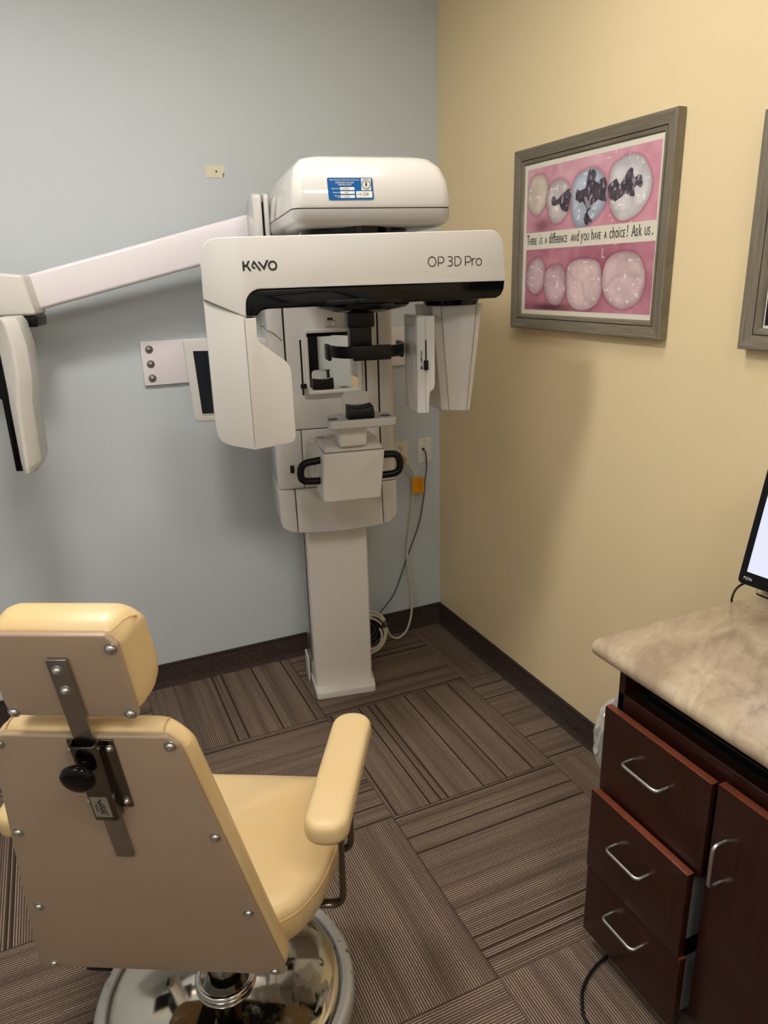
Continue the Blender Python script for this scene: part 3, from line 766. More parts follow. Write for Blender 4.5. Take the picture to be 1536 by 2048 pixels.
loft(bm, [[(p[0], w, p[1]) for p in rpoly([(-.032, 1.208), (.050, 1.208), (.050, 1.285), (-.032, 1.285)], .016, 5)] for w in (-.360, -.357)])
fin('clear_bite_guard', bm, M_CLEAR, CT, .001)
# side handles: black grips on clear-ended brackets
for s in (-1, 1):
    u0 = -.099 if s < 0 else .090
    o = (0, 0, 0)
    pts = bend([(u0, -.31, 1.066), (u0+s*.068, -.315, 1.060 if s < 0 else 1.068), (u0+s*.072, -.315, 1.002), (u0-s*.002, -.31, .997)], .03, 8)
    bm = new_bm(); tube(bm, pts, .0118, 14); HG = fin('handle', bm, M_RUBBER, X, smooth=60)
    for z_ in (1.066, .997):
        bm = new_bm(); tube(bm, [(u0-s*.012, -.31, z_), (u0+s*.004, -.31, z_)], .008, 10); fin('handle_ferrule', bm, M_WHITE2, HG)

# wall bracket of the machine and the touch screen beside the carriage
def W(p): return mlocal(p)
bm = new_bm(); q = [(-1.243, 1.257), (-.103, 1.257), (-.103, 1.418), (-1.243, 1.418)]
loft(bm, [[W((p[0], -.0005, p[1])) for p in q], [W((p[0], -.014, p[1])) for p in q]])
WB = fin('wall_plate', bm, M_ARM, X, .0015)
bm = new_bm(); loft(bm, [[W((x, y, z)) for x, y in ((-.70, -.014), (-.55, -.014), (-.55, -.26), (-.70, -.26))] for z in (1.29, 1.39)]); fin('wall_arm', bm, M_WHITE2, X)
nm = Matrix.Rotation(MA, 3, 'Z') @ Vector((0, -1, 0))
for z in (1.388, 1.335, 1.283):
    c = W((-1.214, -.014, z)); bm = new_bm()
    lathe(bm, [(.0145, 0), (.0145, .0015), (.008, .002), (.008, .0035), (0, .0035)], c, axis_m(nm), 20)
    lathe(bm, [(.0085, .002), (.0085, .004), (.006, .0075), (0, .009)], c, axis_m(nm), 6 if False else 16)
    fin('bolt', bm, M_STEEL, WB, smooth=50)
tsw = .0
scp = rpoly([(-.494, 1.440), (-.480, 1.160), (-.20, 1.150), (-.214, 1.432)], [.012, .014, .014, .012], 5)
TS = slab('touch_screen', M_WHITE, X, scp, 'uz', 0, .022, .005)
slab('display_glass', M_SCREEN_OFF, TS, [(-.463, 1.400), (-.4535, 1.188), (-.232, 1.180), (-.243, 1.394)], 'uz', -.0012, .004)
bm = new_bm()
sci = [(-.466, 1.403), (-.456, 1.185), (-.229, 1.177), (-.240, 1.397)]
scj = [(-.463, 1.400), (-.4535, 1.188), (-.232, 1.180), (-.243, 1.394)]
loft(bm, [[(p[0], -.0005, p[1]) for p in sci], [(p[0], -.0022, p[1]) for p in sci], [(p[0], -.0022, p[1]) for p in scj], [(p[0], -.0005, p[1]) for p in scj]], cap=False)
fin('display_border', bm, M_WHITE2, TS)

# ------------------------------------------------------------------ wall details by the machine
t = empty('wall_patch', (-.909, -.0006, 1.994), 0, 'small torn cream patch with a nail hole, high on the blue wall', 'wall patch')
bm = new_bm(); random.seed(5)
pp = [(-.036, .021), (.0, .0205), (.034, .022), (.035, .006), (.031, .001), (.034, -.008), (.029, -.012), (.031, -.020), (.0, -.0205), (-.035, -.021), (-.0345, 0)]
loft(bm, [[(p[0], 0, p[1]) for p in pp], [(p[0], -.0016, p[1]) for p in pp]]); fin('plaster', bm, M_PATCH, t, smooth=0)
bm = new_bm(); lathe(bm, [(.0035, 0), (.0035, .001), (0, .001)], (.005, -.0013, 0), axis_m((0, -1, 0)), 8); fin('nail_hole', bm, M_INK, t)
bm = new_bm(); pp = [(.030, -.004), (.034, -.007), (.030, -.012), (.032, -.018), (.027, -.017), (.0265, -.010)]
loft(bm, [[(p[0], -.0012, p[1]) for p in pp], [(p[0], -.0020, p[1]) for p in pp]]); fin('torn_edge', bm, M_BROWNI, t, smooth=0)

def plate(name, x0, x1, z0, z1, m, label):
    t = empty(name, ((x0+x1)/2, 0, z0), 0, label, 'wall outlet'); h = (x1-x0)/2; H = z1-z0
    bx('cover_plate', m, t, -h, h, -.0055, -.0004, 0, H, .003); return t, h, H
t, h, H = plate('power_outlet', -.232, -.162, .812, .927, M_IVORY, 'ivory power outlet on the blue wall, half hidden behind the x-ray machine')
for zz in (H*.72, H*.28):
    pl_ = slab('socket_face', M_IVORY, t, rpoly([(-.017, zz-.014), (.017, zz-.014), (.017, zz+.014), (-.017, zz+.014)], .010, 5), 'uz', -.0075, -.004, .0008)
    bm = new_bm(); box(bm, -.0075, -.0055, -.0080, -.007, zz-.003, zz+.007); box(bm, .0055, .0075, -.0080, -.007, zz-.002, zz+.006)
    lathe(bm, [(.0028, 0), (.0028, .0006), (0, .0006)], (0, -.0075, zz-.008), axis_m((0, -1, 0)), 10); fin('socket_slots', bm, M_INK, pl_, smooth=0)
for zz in (H*.94, H*.5): 
    bm = new_bm(); lathe(bm, [(.003, 0), (.002, .001), (0, .0012)], (0, -.0055, zz), axis_m((0, -1, 0)), 12); fin('screw', bm, M_STEEL, t)
t, h, H = plate('cable_wall_plate', -.110, -.044, .812, .927, M_WPLATE, 'white wall plate with a grey cable coming out, beside the room corner')
bm = new_bm(); lathe(bm, [(.007, 0), (.007, .002), (.004, .0045), (0, .0045)], (-.008, -.0053, H*.56), axis_m((0, -1, 0)), 16); fin('cable_socket', bm, M_INK, t)
for zz in (H*.90, H*.10):
    bm = new_bm(); lathe(bm, [(.003, 0), (.002, .001), (0, .0012)], (0, -.0055, zz), axis_m((0, -1, 0)), 12); fin('screw', bm, M_STEEL, t)

# cream power cord with plug, loops and floor coil
t = empty('power_cable', (-.30, -.10, 0), 0, 'thick cream power cord plugged into the ivory outlet and coiled behind the column', 'power cord')
def T(p, o): return (p[0]-o[0], p[1]-o[1], p[2]-o[2])
o_ = (-.30, -.10, 0)
bm = new_bm(); cx, cz, cyy = -.433, .098, -.13
pts = [(-.197, -.030, .842), (-.178, -.048, .826), (-.160, -.050, .79), (-.156, -.048, .74), (-.160, -.048, .68), (-.182, -.050, .52), (-.196, -.050, .425), (-.190, -.052, .32), (-.178, -.056, .20), (-.188, -.062, .10), (-.215, -.070, .035), (-.262, -.085, .013), (-.308, -.10, .035), (-.335, -.115, .085), (-.350, -.125, .135)]
coil = []
for k in range(0, 48):
    a = math.radians(38+k*360/16); rr = .104-.0145*(k/16.0)+.003*math.sin(k*.9)
    coil.append((cx+rr*math.cos(a)*.92, cyy-.004*(k/16.0)+.03*math.sin(a), cz+rr*.88*math.sin(a)))
tube(bm, [T(p, o_) for p in catmull(pts+coil, 5)], .0052, 8)
PC = fin('cord', bm, M_CORDW, t, smooth=60)
bm = new_bm(); lathe(bm, [(.017, 0), (.019, .006), (.019, .014), (.012, .026), (.006, .034), (0, .034)], T((-.197, -.0075, .844), o_), axis_m((.15, -1, -.1)), 20); fin('plug', bm, M_TAN, t, smooth=50)
for k, (dz, da) in enumerate(((.012, 0), (0, 0))):
    c = (cx+.098*.92*math.cos(math.radians(26-6*k)), cyy-.012, cz+.0965*.88*math.sin(math.radians(26-6*k))+.002)
    bm = new_bm(); n_ = Vector((-.5, 0, .85)).normalized(); s_ = Vector((.85, 0, .5)).normalized()
    tube(bm, [T(Vector(c)+s_*(.024*math.cos(q))+Vector((0, -1, 0))*(.013*math.sin(q)), o_) for q in [2*PI*i/16 for i in range(16)]], .0024, 6, True); fin('cable_tie', bm, M_CORDB, t)
bm = new_bm(); box(bm, *[v for v in (-.156-o_[0], -.141-o_[0])], -.058-o_[1], -.0565-o_[1], .785, .797); fin('white_cord_tag', bm, M_PAPER, t, smooth=0)
# black data cables coiled inside the cream coil
t = empty('data_cable_coil', (-.44, -.10, 0), 0, 'coil of thin black and grey cables lying inside the cream cord coil behind the column', 'cable')
bm = new_bm(); bm2 = new_bm()
for k in range(9):
    r_ = .050+.0055*k; cc = Vector((cx-.005+.003*math.sin(k*2.1), cyy+.030+.004*math.cos(k*1.7), cz-.006+.004*math.sin(k)))
    if r_*.82 > cc.z-.006: r_ = (cc.z-.006)/.82
    ring = [T(cc+Vector((r_*math.cos(a), .25*r_*math.sin(a)*.3, r_*.82*math.sin(a))), (-.44, -.10, 0)) for a in [2*PI*i/28 for i in range(28)]]
    tube(bm if k % 3 else bm2, ring, .0024, 6, True)
fin('black_loops', bm, M_CORDB, t); fin('grey_loops', bm2, M_CORDG, t)
# grey network cable
bm = new_bm()
tube(bm, catmull([(-.085, -.008, .876), (-.081, -.022, .862), (-.078, -.024, .80), (-.092, -.03, .72), (-.098, -.035, .675), (-.126, -.03, .53), (-.180, -.025, .39), (-.248, -.025, .226), (-.30, -.03, .165), (-.345, -.04, .132), (-.40, -.06, .11)], 6), .0031, 8)
NC = tag(fin('network_cable', bm, M_CORDG, None, smooth=60), 'thin grey cable hanging from the white wall plate down behind the machine', 'cable')
bm = new_bm(); q = [(-.169, .766), (-.101, .759), (-.100, .686), (-.168, .694)]
lp = []
for d in (-.036, -.0345): lp.append([(q[0][0], -.0575+(d+.036), q[0][1]), ((q[0][0]*.6+q[1][0]*.4), -.050+(d+.036), .7625), (q[1][0], -.041+(d+.036), q[1][1]), (q[2][0], -.041+(d+.036), q[2][1]), ((q[3][0]*.6+q[2][0]*.4), -.050+(d+.036), .690), (q[3][0], -.0575+(d+.036), q[3][1])])
loft(bm, lp); OT = tag(fin('orange_tag', bm, M_ORANGE, None, smooth=0), 'orange wrap-around label joining the cream cord and the grey cable', 'cable tag')
bm = new_bm()
Mo = frame_m((-.137, -.0525, .727), (.8, .19, 0), (0, 0, 1))
for x_ in (.004, .018): 
    for k in range(9): stroke(bm, [(x_+.002*math.sin(k*2.3), -.026+k*.006), (x_+.005+.002*math.cos(k*1.9), -.022+k*.006)], .0012, Mo, .0004)
fin('brown_marking', bm, M_BROWNI, OT, smooth=0)

# ------------------------------------------------------------------ framed posters on the yellow wall
def framed(name, y0, y1, z0, z1, label, mw=.050):
    """y0 > y1: y0 is the edge nearer the corner. Moulding width mw, stands 25 mm off the wall"""
    t = empty(name, (0, (y0+y1)/2, z0), 0, label, 'picture frame')
    hy = abs(y0-y1)/2; H = z1-z0
    prof = [(0, -.003), (0, -.029), (.002, -.031), (.006, -.031), (mw*.66, -.025), (mw*.67, -.018), (mw*.71, -.018), (mw*.72, -.0245), (mw*.90, -.0225), (mw, -.0165), (mw, -.003)]
    cs = [(hy, 0), (-hy, 0), (-hy, H), (hy, H)]
    names = ['bottom', 'right', 'top', 'left']
    for k in range(4):
        a, b = cs[k], cs[(k+1) % 4]
        def pt(c, d):
            sgn_y = -1 if c[0] > 0 else 1; sgn_z = 1 if c[1] == 0 else -1
            return (d[1], c[0]+sgn_y*d[0], c[1]+sgn_z*d[0])
        bm = new_bm(); loft(bm, [[pt(a, d) for d in prof], [pt(b, d) for d in prof]])
        fin('frame_rail', bm, M_FRH if k % 2 == 0 else M_FRV, t, smooth=0)
    return t, hy, H
PF, hy, H = framed('framed_poster', -.592, -1.309, 1.434, 2.002, 'grey-brown framed poster of teeth photographs on the yellow wall beside the machine')

# the printed sheet: two photographs of teeth drawn point by point
TE = {'T1':[(-657,1865),(-675,1905),(-713,1918),(-751,1909),(-770,1874),(-762,1833),(-730,1800),(-696,1801),(-665,1826)],'T2':[(-765,1828),(-772,1866),(-797,1888),(-833,1891),(-868,1875),(-885,1842),(-882,1807),(-859,1777),(-825,1764),(-787,1777)],'T3':[(-889,1821),(-890,1861),(-913,1892),(-952,1904),(-995,1902),(-1031,1878),(-1048,1844),(-1049,1807),(-1019,1772),(-973,1751),(-929,1744),(-898,1771)],'T4':[(-1056,1861),(-1066,1896),(-1100,1911),(-1140,1918),(-1181,1907),(-1210,1877),(-1226,1841),(-1219,1804),(-1190,1771),(-1151,1754),(-1109,1752),(-1074,1781),(-1058,1824)],'A2':[(-788,1839),(-801,1845),(-823,1838),(-840,1851),(-878,1857),(-885,1822),(-870,1798),(-840,1798),(-829,1820),(-798,1816)],'A3':[(-908,1849),(-948,1854),(-960,1896),(-995,1896),(-1002,1863),(-1039,1872),(-1051,1806),(-1014,1819),(-992,1802),(-970,1785),(-989,1757),(-957,1752),(-955,1777),(-962,1791),(-944,1812),(-915,1822)],'A4':[(-1054,1852),(-1084,1862),(-1106,1851),(-1131,1879),(-1151,1878),(-1157,1858),(-1183,1861),(-1186,1833),(-1163,1831),(-1162,1809),(-1123,1820),(-1089,1807),(-1059,1819)],'B1':[(-665,1611),(-680,1644),(-719,1663),(-753,1656),(-770,1620),(-763,1576),(-731,1549),(-696,1554),(-669,1576)],'B2':[(-766,1582),(-773,1620),(-811,1637),(-852,1636),(-876,1608),(-880,1560),(-865,1528),(-834,1515),(-796,1524),(-772,1551)],'B3':[(-882,1587),(-887,1634),(-925,1651),(-982,1653),(-1031,1641),(-1048,1606),(-1051,1556),(-1030,1521),(-979,1503),(-924,1508),(-891,1534)],'B4':[(-1051,1596),(-1062,1640),(-1097,1663),(-1154,1667),(-1196,1654),(-1221,1622),(-1228,1581),(-1213,1539),(-1177,1517),(-1134,1511),(-1084,1529),(-1058,1561)]}
def vnoise(yy, zz, f, seed):
    rs = np.random.RandomState(seed); g = rs.rand(64, 64)
    a = yy*f; b = zz*f; i = np.floor(a).astype(int); j = np.floor(b).astype(int); u = a-i; v = b-j
    u = u*u*(3-2*u); v = v*v*(3-2*v); G = lambda p, q_: g[p % 64, q_ % 64]
    return (G(i, j)*(1-u)+G(i+1, j)*u)*(1-v)+(G(i, j+1)*(1-u)+G(i+1, j+1)*u)*v
def sdf(P, Q, smooth=True):
    pts = [Vector((p[0]/1000, p[1]/1000, 0)) for p in P]
    if smooth: pts = catmull([tuple(p) for p in pts], 4, True)
    A_ = np.array([[p[0], p[1]] for p in pts]); B_ = np.roll(A_, -1, 0)
    d = np.full(len(Q), 9.0); ins = np.zeros(len(Q), bool)
    for a, b in zip(A_, B_):
        ab = b-a; t_ = np.clip(((Q-a) @ ab)/(ab @ ab+1e-12), 0, 1); d = np.minimum(d, np.hypot(*(Q-a-t_[:, None]*ab).T))
        c = ((a[1] > Q[:, 1]) != (b[1] > Q[:, 1])); xx = a[0]+(Q[:, 1]-a[1])*(b[0]-a[0])/(b[1]-a[1]+1e-12); ins ^= c & (Q[:, 0] < xx)
    return np.where(ins, d, -d)
def print_colours(Q):
    y, z = Q[:, 0], Q[:, 1]; n = len(y)
    C3 = lambda r, g, b: np.array([r, g, b], float)
    col = np.tile(C3(228, 222, 206), (n, 1))
    top = (z > 1.744) & (z < 1.939) & (y < -.656) & (y > -1.252); bot = (z > 1.497) & (z < 1.6915) & (y < -.660) & (y > -1.256)
    gum = np.clip(vnoise(y, z, 14, 1)*.6+vnoise(y, z, 40, 2)*.4, 0, 1)[:, None]
    g = C3(192, 122, 142)*(1-gum)+C3(226, 182, 192)*gum
    g2 = C3(160, 92, 112)*(1-gum)+C3(206, 146, 160)*gum
    edge = np.clip((-.9-y)*2.2+(1.80-z)*3, 0, 1)[:, None]
    g = g*(1-edge*.5)+C3(216, 140, 152)*edge*.5
    dk = np.exp(-(((y+.745)/.05)**2+((z-1.765)/.022)**2))[:, None]; g = g*(1-dk*.55)+C3(96, 44, 56)*dk*.55
    dk2 = np.exp(-(((y+.80)/.10)**2+((z-1.507)/.012)**2))[:, None]; g2 = g2*(1-dk2*.75)+C3(60, 28, 34)*dk2*.75
    col[top] = g[top]; col[bot] = g2[bot]
    gl = vnoise(y, z, 90, 7); glint = (gl > .88) & (vnoise(y, z, 9, 9) > .60) & (top | bot) & (y < -1.0)
    col[glint] = col[glint]*.4+C3(250, 235, 238)*.6
    TC = {'T1': (222, 205, 190), 'T2': (214, 202, 200), 'T3': (186, 196, 212), 'T4': (222, 216, 218), 'B1': (214, 184, 190), 'B2': (214, 182, 190), 'B3': (224, 196, 196), 'B4': (222, 194, 196)}
    for k_, (nm_, cc) in enumerate(TC.items()):
        d = sdf(TE[nm_], Q); s = np.clip(d/.0016+.5, 0, 1)[:, None]
        halo = (np.clip(1+d/.010, 0, 1)*(d < 0))[:, None]; reg = (top if nm_[0] == 'T' else bot)
        col = np.where(reg[:, None], col*(1-halo*.35)+C3(120, 50, 70)*halo*.35, col)
        rim = np.clip(d/.020, 0, 1)[:, None]; v = (vnoise(y, z, 32, 20+k_)*.7+vnoise(y, z, 75, 30+k_)*.3)[:, None]
        tc = C3(*cc)*(.80+.20*rim)*(.90+.16*v)
        groove = np.exp(-((vnoise(y, z, 16, 40+k_)-.5)/.09)**2)[:, None]*np.clip(rim*1.4-.5, 0, 1); tc = tc*(1-groove*.09)
        hl = np.clip((vnoise(y*1.0, z*2.2, 55, 50+k_)*.75+vnoise(y, z, 140, 55+k_)*.25-.76)/.05, 0, 1)[:, None]*(rim > .25); tc = tc*(1-hl*.6)+255*hl*.6
        ok = reg[:, None]*s; col = col*(1-ok)+np.minimum(tc, 255)*ok
    for k_, nm_ in enumerate(('A2', 'A3', 'A4')):
        d = sdf(TE[nm_], Q)+(vnoise(y, z, 70, 60+k_)-.5)*.010; s = np.clip(d/.0015+.5, 0, 1)[:, None]
        v = (vnoise(y, z, 60, 70+k_)*.6+vnoise(y, z, 130, 80+k_)*.4)[:, None]
        ac = C3(76, 66, 78)*(.55+.8*v); sp_ = np.clip((vnoise(y*1.6, z, 80, 90+k_)*.7+vnoise(y, z, 170, 95+k_)*.3-.62)/.08, 0, 1)[:, None]; ac = ac*(1-sp_*.6)+C3(206, 200, 214)*sp_*.6
        col = col*(1-s)+ac*s
    return np.clip(col/255, 0, 1)
NY, NZ = 380, 290
py0, py1, pz0, pz1 = -.640, -1.272, 1.480, 1.954
ys = np.linspace(py0, py1, NY); zs = np.linspace(pz0, pz1, NZ); YY, ZZ = np.meshgrid(ys, zs)
Q = np.stack([YY.ravel(), ZZ.ravel()], 1)
cc = print_colours(Q); cl = np.where(cc <= .04045, cc/12.92, ((cc+.055)/1.055)**2.4)
me = bpy.data.meshes.new('printed_sheet')
off = PF.location
vv = np.stack([np.full(len(Q), -.0175), Q[:, 0]-off[1], Q[:, 1]-off[2]], 1)
idx = np.arange(NY*NZ).reshape(NZ, NY)
ff = np.stack([idx[:-1, :-1].ravel(), idx[1:, :-1].ravel(), idx[1:, 1:].ravel(), idx[:-1, 1:].ravel()], 1)
bkv = [(-.004, py0-off[1], pz0-off[2]), (-.004, py1-off[1], pz0-off[2]), (-.004, py1-off[1], pz1-off[2]), (-.004, py0-off[1], pz1-off[2])]
me.from_pydata([tuple(v) for v in vv]+bkv, [], [tuple(int(a) for a in f) for f in ff]+[(len(vv), len(vv)+1, len(vv)+2, len(vv)+3)])
ca = me.color_attributes.new('print', 'FLOAT_COLOR', 'POINT')
ca.data.foreach_set('color', np.concatenate([np.concatenate([cl, np.ones((len(cl), 1))], 1), np.ones((4, 4))*.7]).astype(np.float32).ravel())
mp = mat('glossy_poster_print', rgb(220, 215, 205), 0.22, coat=0.2); tt = NT(mp)
at_ = tt.n('ShaderNodeAttribute'); at_.attribute_name = 'print'; tt.l(at_.outputs['Color'], tt.b.inputs['Base Color'])
me.materials.append(mp)
pr = bpy.data.objects.new('printed_sheet', me); COL.objects.link(pr); pr.parent = PF
bm = new_bm()
Mp = frame_m((-.0182, -.6625-off[1], 1.7065-off[2]), (0, -1, 0), (0, 0, 1))
# small capitals with taller lower-case accents, as on the poster
xc = 0.0
def run(s, size, xs, dx, dy=0):
    global xc
    text_bm(bm, s, size, Mp @ Matrix.Translation((xc, dy, 0)), xs, .0004, bold=.0002); xc += dx
words = [('T', .044, .45, .0125), ('HERE', .029, .48, .0405), ('', 0, 1, .006), ('i', .044, .40, .0065), ('S', .029, .48, .012), ('', 0, 1, .006), ('A', .029, .48, .0125), ('', 0, 1, .006),
         ('d', .044, .46, .0115), ('iff', .044, .46, .0155), ('ERENCE', .029, .48, .060), ('', 0, 1, .006), ('AN', .029, .48, .0225), ('d', .044, .46, .0115), ('', 0, 1, .006), ('y', .044, .44, .0105), ('OU', .029, .48, .0230), ('', 0, 1, .006),
         ('h', .044, .45, .0110), ('AVE', .029, .48, .0315), ('', 0, 1, .006), ('A', .029, .48, .0125), ('', 0, 1, .006), ('c', .044, .45, .0098), ('h', .044, .45, .0110), ('o', .044, .45, .0110), ('i', .044, .40, .0055), ('CE', .029, .48, .0220), ('!', .046, .46, .0080),
         ('', 0, 1, .009), ('A', .044, .45, .0130), ('s', .044, .44, .0095), ('k', .044, .45, .0100), ('', 0, 1, .009), ('US', .031, .48, .0235), ('.', .044, .46, .006)]
tot = sum(w[3] for w in words); kk = .585/tot
for s_, sz, xs_, dx in words:
    if s_: run(s_, sz, xs_*kk*1.02, dx*kk)
    else: xc += dx*kk
fin('lettering', bm, M_GINK, pr, smooth=0, label='dark lettering in the pale band between the photographs')

PF2, hy2, H2 = framed('framed_picture', -1.566, -2.20, 1.430, 1.945, 'grey-brown picture frame cut off by the right edge of the photo')
bx('mat_board', M_PAPER, PF2, -.012, -.004, -hy2+.046, hy2-.046, .046, H2-.046)
bx('dark_print', M_INK, PF2, -.0128, -.011, -hy2+.058, hy2-.054, .056, H2-.056)

# ------------------------------------------------------------------ cabinet, worktop and what is on it
CYL = -1.751           # left end of the cabinet
CB_ = empty('base_cabinet', (-.24, -2.35, 0), 0, 'dark cherry wood base cabinet under the worktop, with drawers and a door', 'cabinet')
ox, oy = -.24, -2.35
def cbx(name, m, par, x0, x1, y0, y1, z0, z1, bev=0, **k): return bx(name, m, par, x0-ox, x1-ox, y0-oy, y1-oy, z0, z1, bev, **k)
bm = new_bm()
def cb(x0, x1, y0, y1, z0, z1): box(bm, x0-ox, x1-ox, y0-oy, y1-oy, z0, z1)
cb(-.49, -.012, CYL-.018, CYL, .0, .80)      # end panel
cb(-.49, -.012, -2.95, -2.93, .0, .80)
cb(-.03, -.012, -2.93, CYL-.018, .1, .80)    # back
cb(-.44, -.02, -2.93, CYL-.018, .09, .105)   # bottom
cb(-.488, -.02, -2.075, -2.058, .105, .672)  # divider
cb(-.43, -.415, -2.93, CYL-.018, 0, .09)     # toe kick
fin('cabinet_body', bm, M_WOOD, CB_, .001, 1, smooth=0)
bm = new_bm(); cb(-.490, -.472, -2.93, CYL-.0, .668, .7165); fin('front_rail', bm, M_WOOD, CB_, .0012, 1)
cbx('shelf_board', M_DARKIN, CB_, -.472, -.03, -2.93, CYL-.02, .70, .712)
def pull(par, p0, p1, out, r=.0042):
    p0 = Vector(p0); p1 = Vector(p1); n = Vector(out)
    bm = new_bm(); tube(bm, bend([p0, p0+n, p1+n, p1], .014, 6), r, 10); return fin('handle', bm, M_NICKEL, par, smooth=60)
def drawer(xf, z0, z1, yl, yr, hz, hy0, hy1, with_box=True):
    o = cbx('drawer', [M_WOOD, M_WOODH], CB_, xf, xf+.018, yr, yl, z0, z1, .001)
    for p in o.data.polygons:
        if p.normal.z > .6: p.material_index = 1
    pull(o, (xf-ox, hy0-oy, hz), (xf-ox, hy1-oy, hz), (-.032, 0, 0))
    if with_box:
        bm = new_bm()
        for a in ((xf+.018, -.06, yl-.028, yl-.016, z0+.03, z1-.03), (xf+.018, -.06, yr+.010, yr+.022, z0+.03, z1-.03), (xf+.018, -.06, yr+.02, yl-.02, z0+.03, z0+.036)): cb2(bm, *a)
        fin('drawer_box', bm, M_DBOX, o, smooth=0)
    return o
def cb2(bm, x0, x1, y0, y1, z0, z1): box(bm, x0-ox, x1-ox, y0-oy, y1-oy, z0, z1)
drawer(-.522, .462, .686, -1.748, -2.047, .604, -1.842, -1.944)
drawer(-.544, .251, .469, -1.748, -2.037, .383, -1.840, -1.938)
drawer(-.540, .050, .248, -1.748, -2.041, .186, -1.842, -1.940)
for yr_, hh in ((-2.50, -2.085), ):
    dr = cbx('door', [M_WOOD, M_WOODH], CB_, -.516, -.498, yr_, -2.056, .100, .692, .001)
    for p in dr.data.polygons:
        if p.normal.z > .6: p.material_index = 1
    pull(dr, (-.516-ox, -2.088-oy, .585), (-.516-ox, -2.088-oy, .487), (-.032, 0, 0))
dr = cbx('door', M_WOOD, CB_, -.516, -.498, -2.92, -2.504, .100, .692, .001)
pull(dr, (-.516-ox, -2.54-oy, .585), (-.516-ox, -2.54-oy, .487), (-.032, 0, 0))

# worktop with rolled front edge
bm = new_bm()
prof = [(-.0015, .800), (-.0015, .840), (-.520, .840)] + [(-.524+.020*math.cos(math.radians(a))-.0, .820+.020*math.sin(math.radians(a))) for a in range(90, 271, 15)] + [(-.515, .800)]
prof = [(x, z) for x, z in prof]
loft(bm, [[(p[0]+.0, -1.713, p[1]) for p in prof], [(p[0]+.0, -2.98, p[1]) for p in prof]])
tag(fin('worktop', bm, M_COUNTER, None, .003, 3, 50), 'mottled beige laminate worktop with rounded front edge, in the lower right', 'worktop')
# keyboard pushed into the open slot under the worktop
t = empty('keyboard', (-.36, -2.02, .712), 0, 'black keyboard lying in the open slot under the worktop', 'keyboard')
bx('keyboard_body', M_BLACK2, t, -.095, .07, -.24, .22, 0, .022, .004)
bm = new_bm()
for r_ in range(5):
    for k in range(14): box(bm, -.088+r_*.030, -.064+r_*.030, -.225+k*.0305, -.199+k*.0305, .022, .029)
fin('keys', bm, M_BLACK2, t)
# grey metal clip and plastic bag on the cabinet end
tag(slab('metal_clip', M_STEEL, None, rpoly([(-.488, .640), (-.476, .640), (-.476, .668), (-.488, .668)], .005, 4), 'uz', CYL+.0006, CYL+.006, .001), 'small grey metal clip on the cabinet end panel above the top drawer', 'clip')
bm = new_bm(); bmesh.ops.create_icosphere(bm, subdivisions=4, radius=1.0)
rs = random.Random(4)
dirs = [(Vector((rs.uniform(-1, 1), rs.uniform(-1, 1), rs.uniform(-1, 1))).normalized(), rs.uniform(4, 9), rs.uniform(0, 6), rs.uniform(.03, .07)) for _ in range(14)]
for v in bm.verts:
    n = v.co.normalized(); s_ = 1.0
    for d, f, ph, a in dirs: s_ += a*abs(math.sin(f*n.dot(d)+ph))
    v.co = Vector((n.x*.036*s_, n.y*.022*s_, n.z*.066*s_))
    if v.co.z < -.03: v.co.x *= 1.15
    v.co += Vector((-.462, CYL+.035, .575))
    v.co.y = max(v.co.y, CYL+.002)
tag(fin('plastic_bag', bm, M_BAG, None, smooth=25), 'crumpled clear plastic bag on the end of the cabinet beside the top drawer', 'bag')
# black cord on the floor
bm = new_bm(); tube(bm, catmull([(-.30, -1.78, .006), (-.44, -1.80, .006), (-.511, -1.811, .006), (-.56, -1.822, .006), (-.605, -1.843, .006), (-.640, -1.872, .006), (-.668, -1.925, .006), (-.66, -2.02, .006), (-.62, -2.15, .006), (-.60, -2.35, .006)], 8), .0042, 8)
tag(fin('floor_cord', bm, M_CORDB, None, smooth=60), 'black cord curving over the carpet in front of the drawers', 'cord')

# monitor
mb = math.radians(-84); mt = math.radians(12.5)
r_ = Vector((math.cos(mb), math.sin(mb), 0)); bkd = Vector((-math.sin(mb), math.cos(mb), 0)); 
if bkd.x < 0: bkd = -bkd
upv = Vector((0, 0, 1))*math.cos(mt)+bkd*math.sin(mt); K = Vector((-.2, -1.786, .938))
base = K+r_*.255; base.z = .8405; base += bkd*.06
MN = empty('monitor', base, 0, 'black computer monitor with a white lit screen on the worktop', 'monitor')
nrm = r_.cross(upv)   # towards the viewer
if nrm.x > 0: nrm = -nrm
def mpt(x, y, d): return tuple(K+r_*x+upv*y+nrm*d-base)
def mslab(name, pts, d0, d1, m, par, bev=0, **k):
    bm = new_bm(); loft(bm, [[mpt(p[0], p[1], d0) for p in pts], [mpt(p[0], p[1], d1) for p in pts]]); return fin(name, bm, m, par, bev, **k)
bez = mslab('bezel', rpoly([(0, 0), (.51, 0), (.51, .31), (0, .31)], .010, 5), -.03, 0, M_BEZEL, MN, .003)
mslab('screen', [(.0175, .030), (.4925, .030), (.4925, .294), (.0175, .294)], -.001, .0008, M_LIT, MN)
mslab('rear_cover', rpoly([(.08, .04), (.43, .04), (.43, .26), (.08, .26)], .03, 5), -.055, -.029, M_BEZEL, MN, .008)
bm = new_bm(); text_bm(bm, 'P223a', .0085, Matrix.Translation(-base+K+r_*.013+upv*.0125+nrm*.0003) @ Matrix((( r_.x, upv.x, nrm.x, 0), (r_.y, upv.y, nrm.y, 0), (r_.z, upv.z, nrm.z, 0), (0, 0, 0, 1))), 1.0, .0004)
fin('lettering', bm, M_WINK, bez, smooth=0)
nk = K+r_*.255+upv*.12-nrm*.05-base
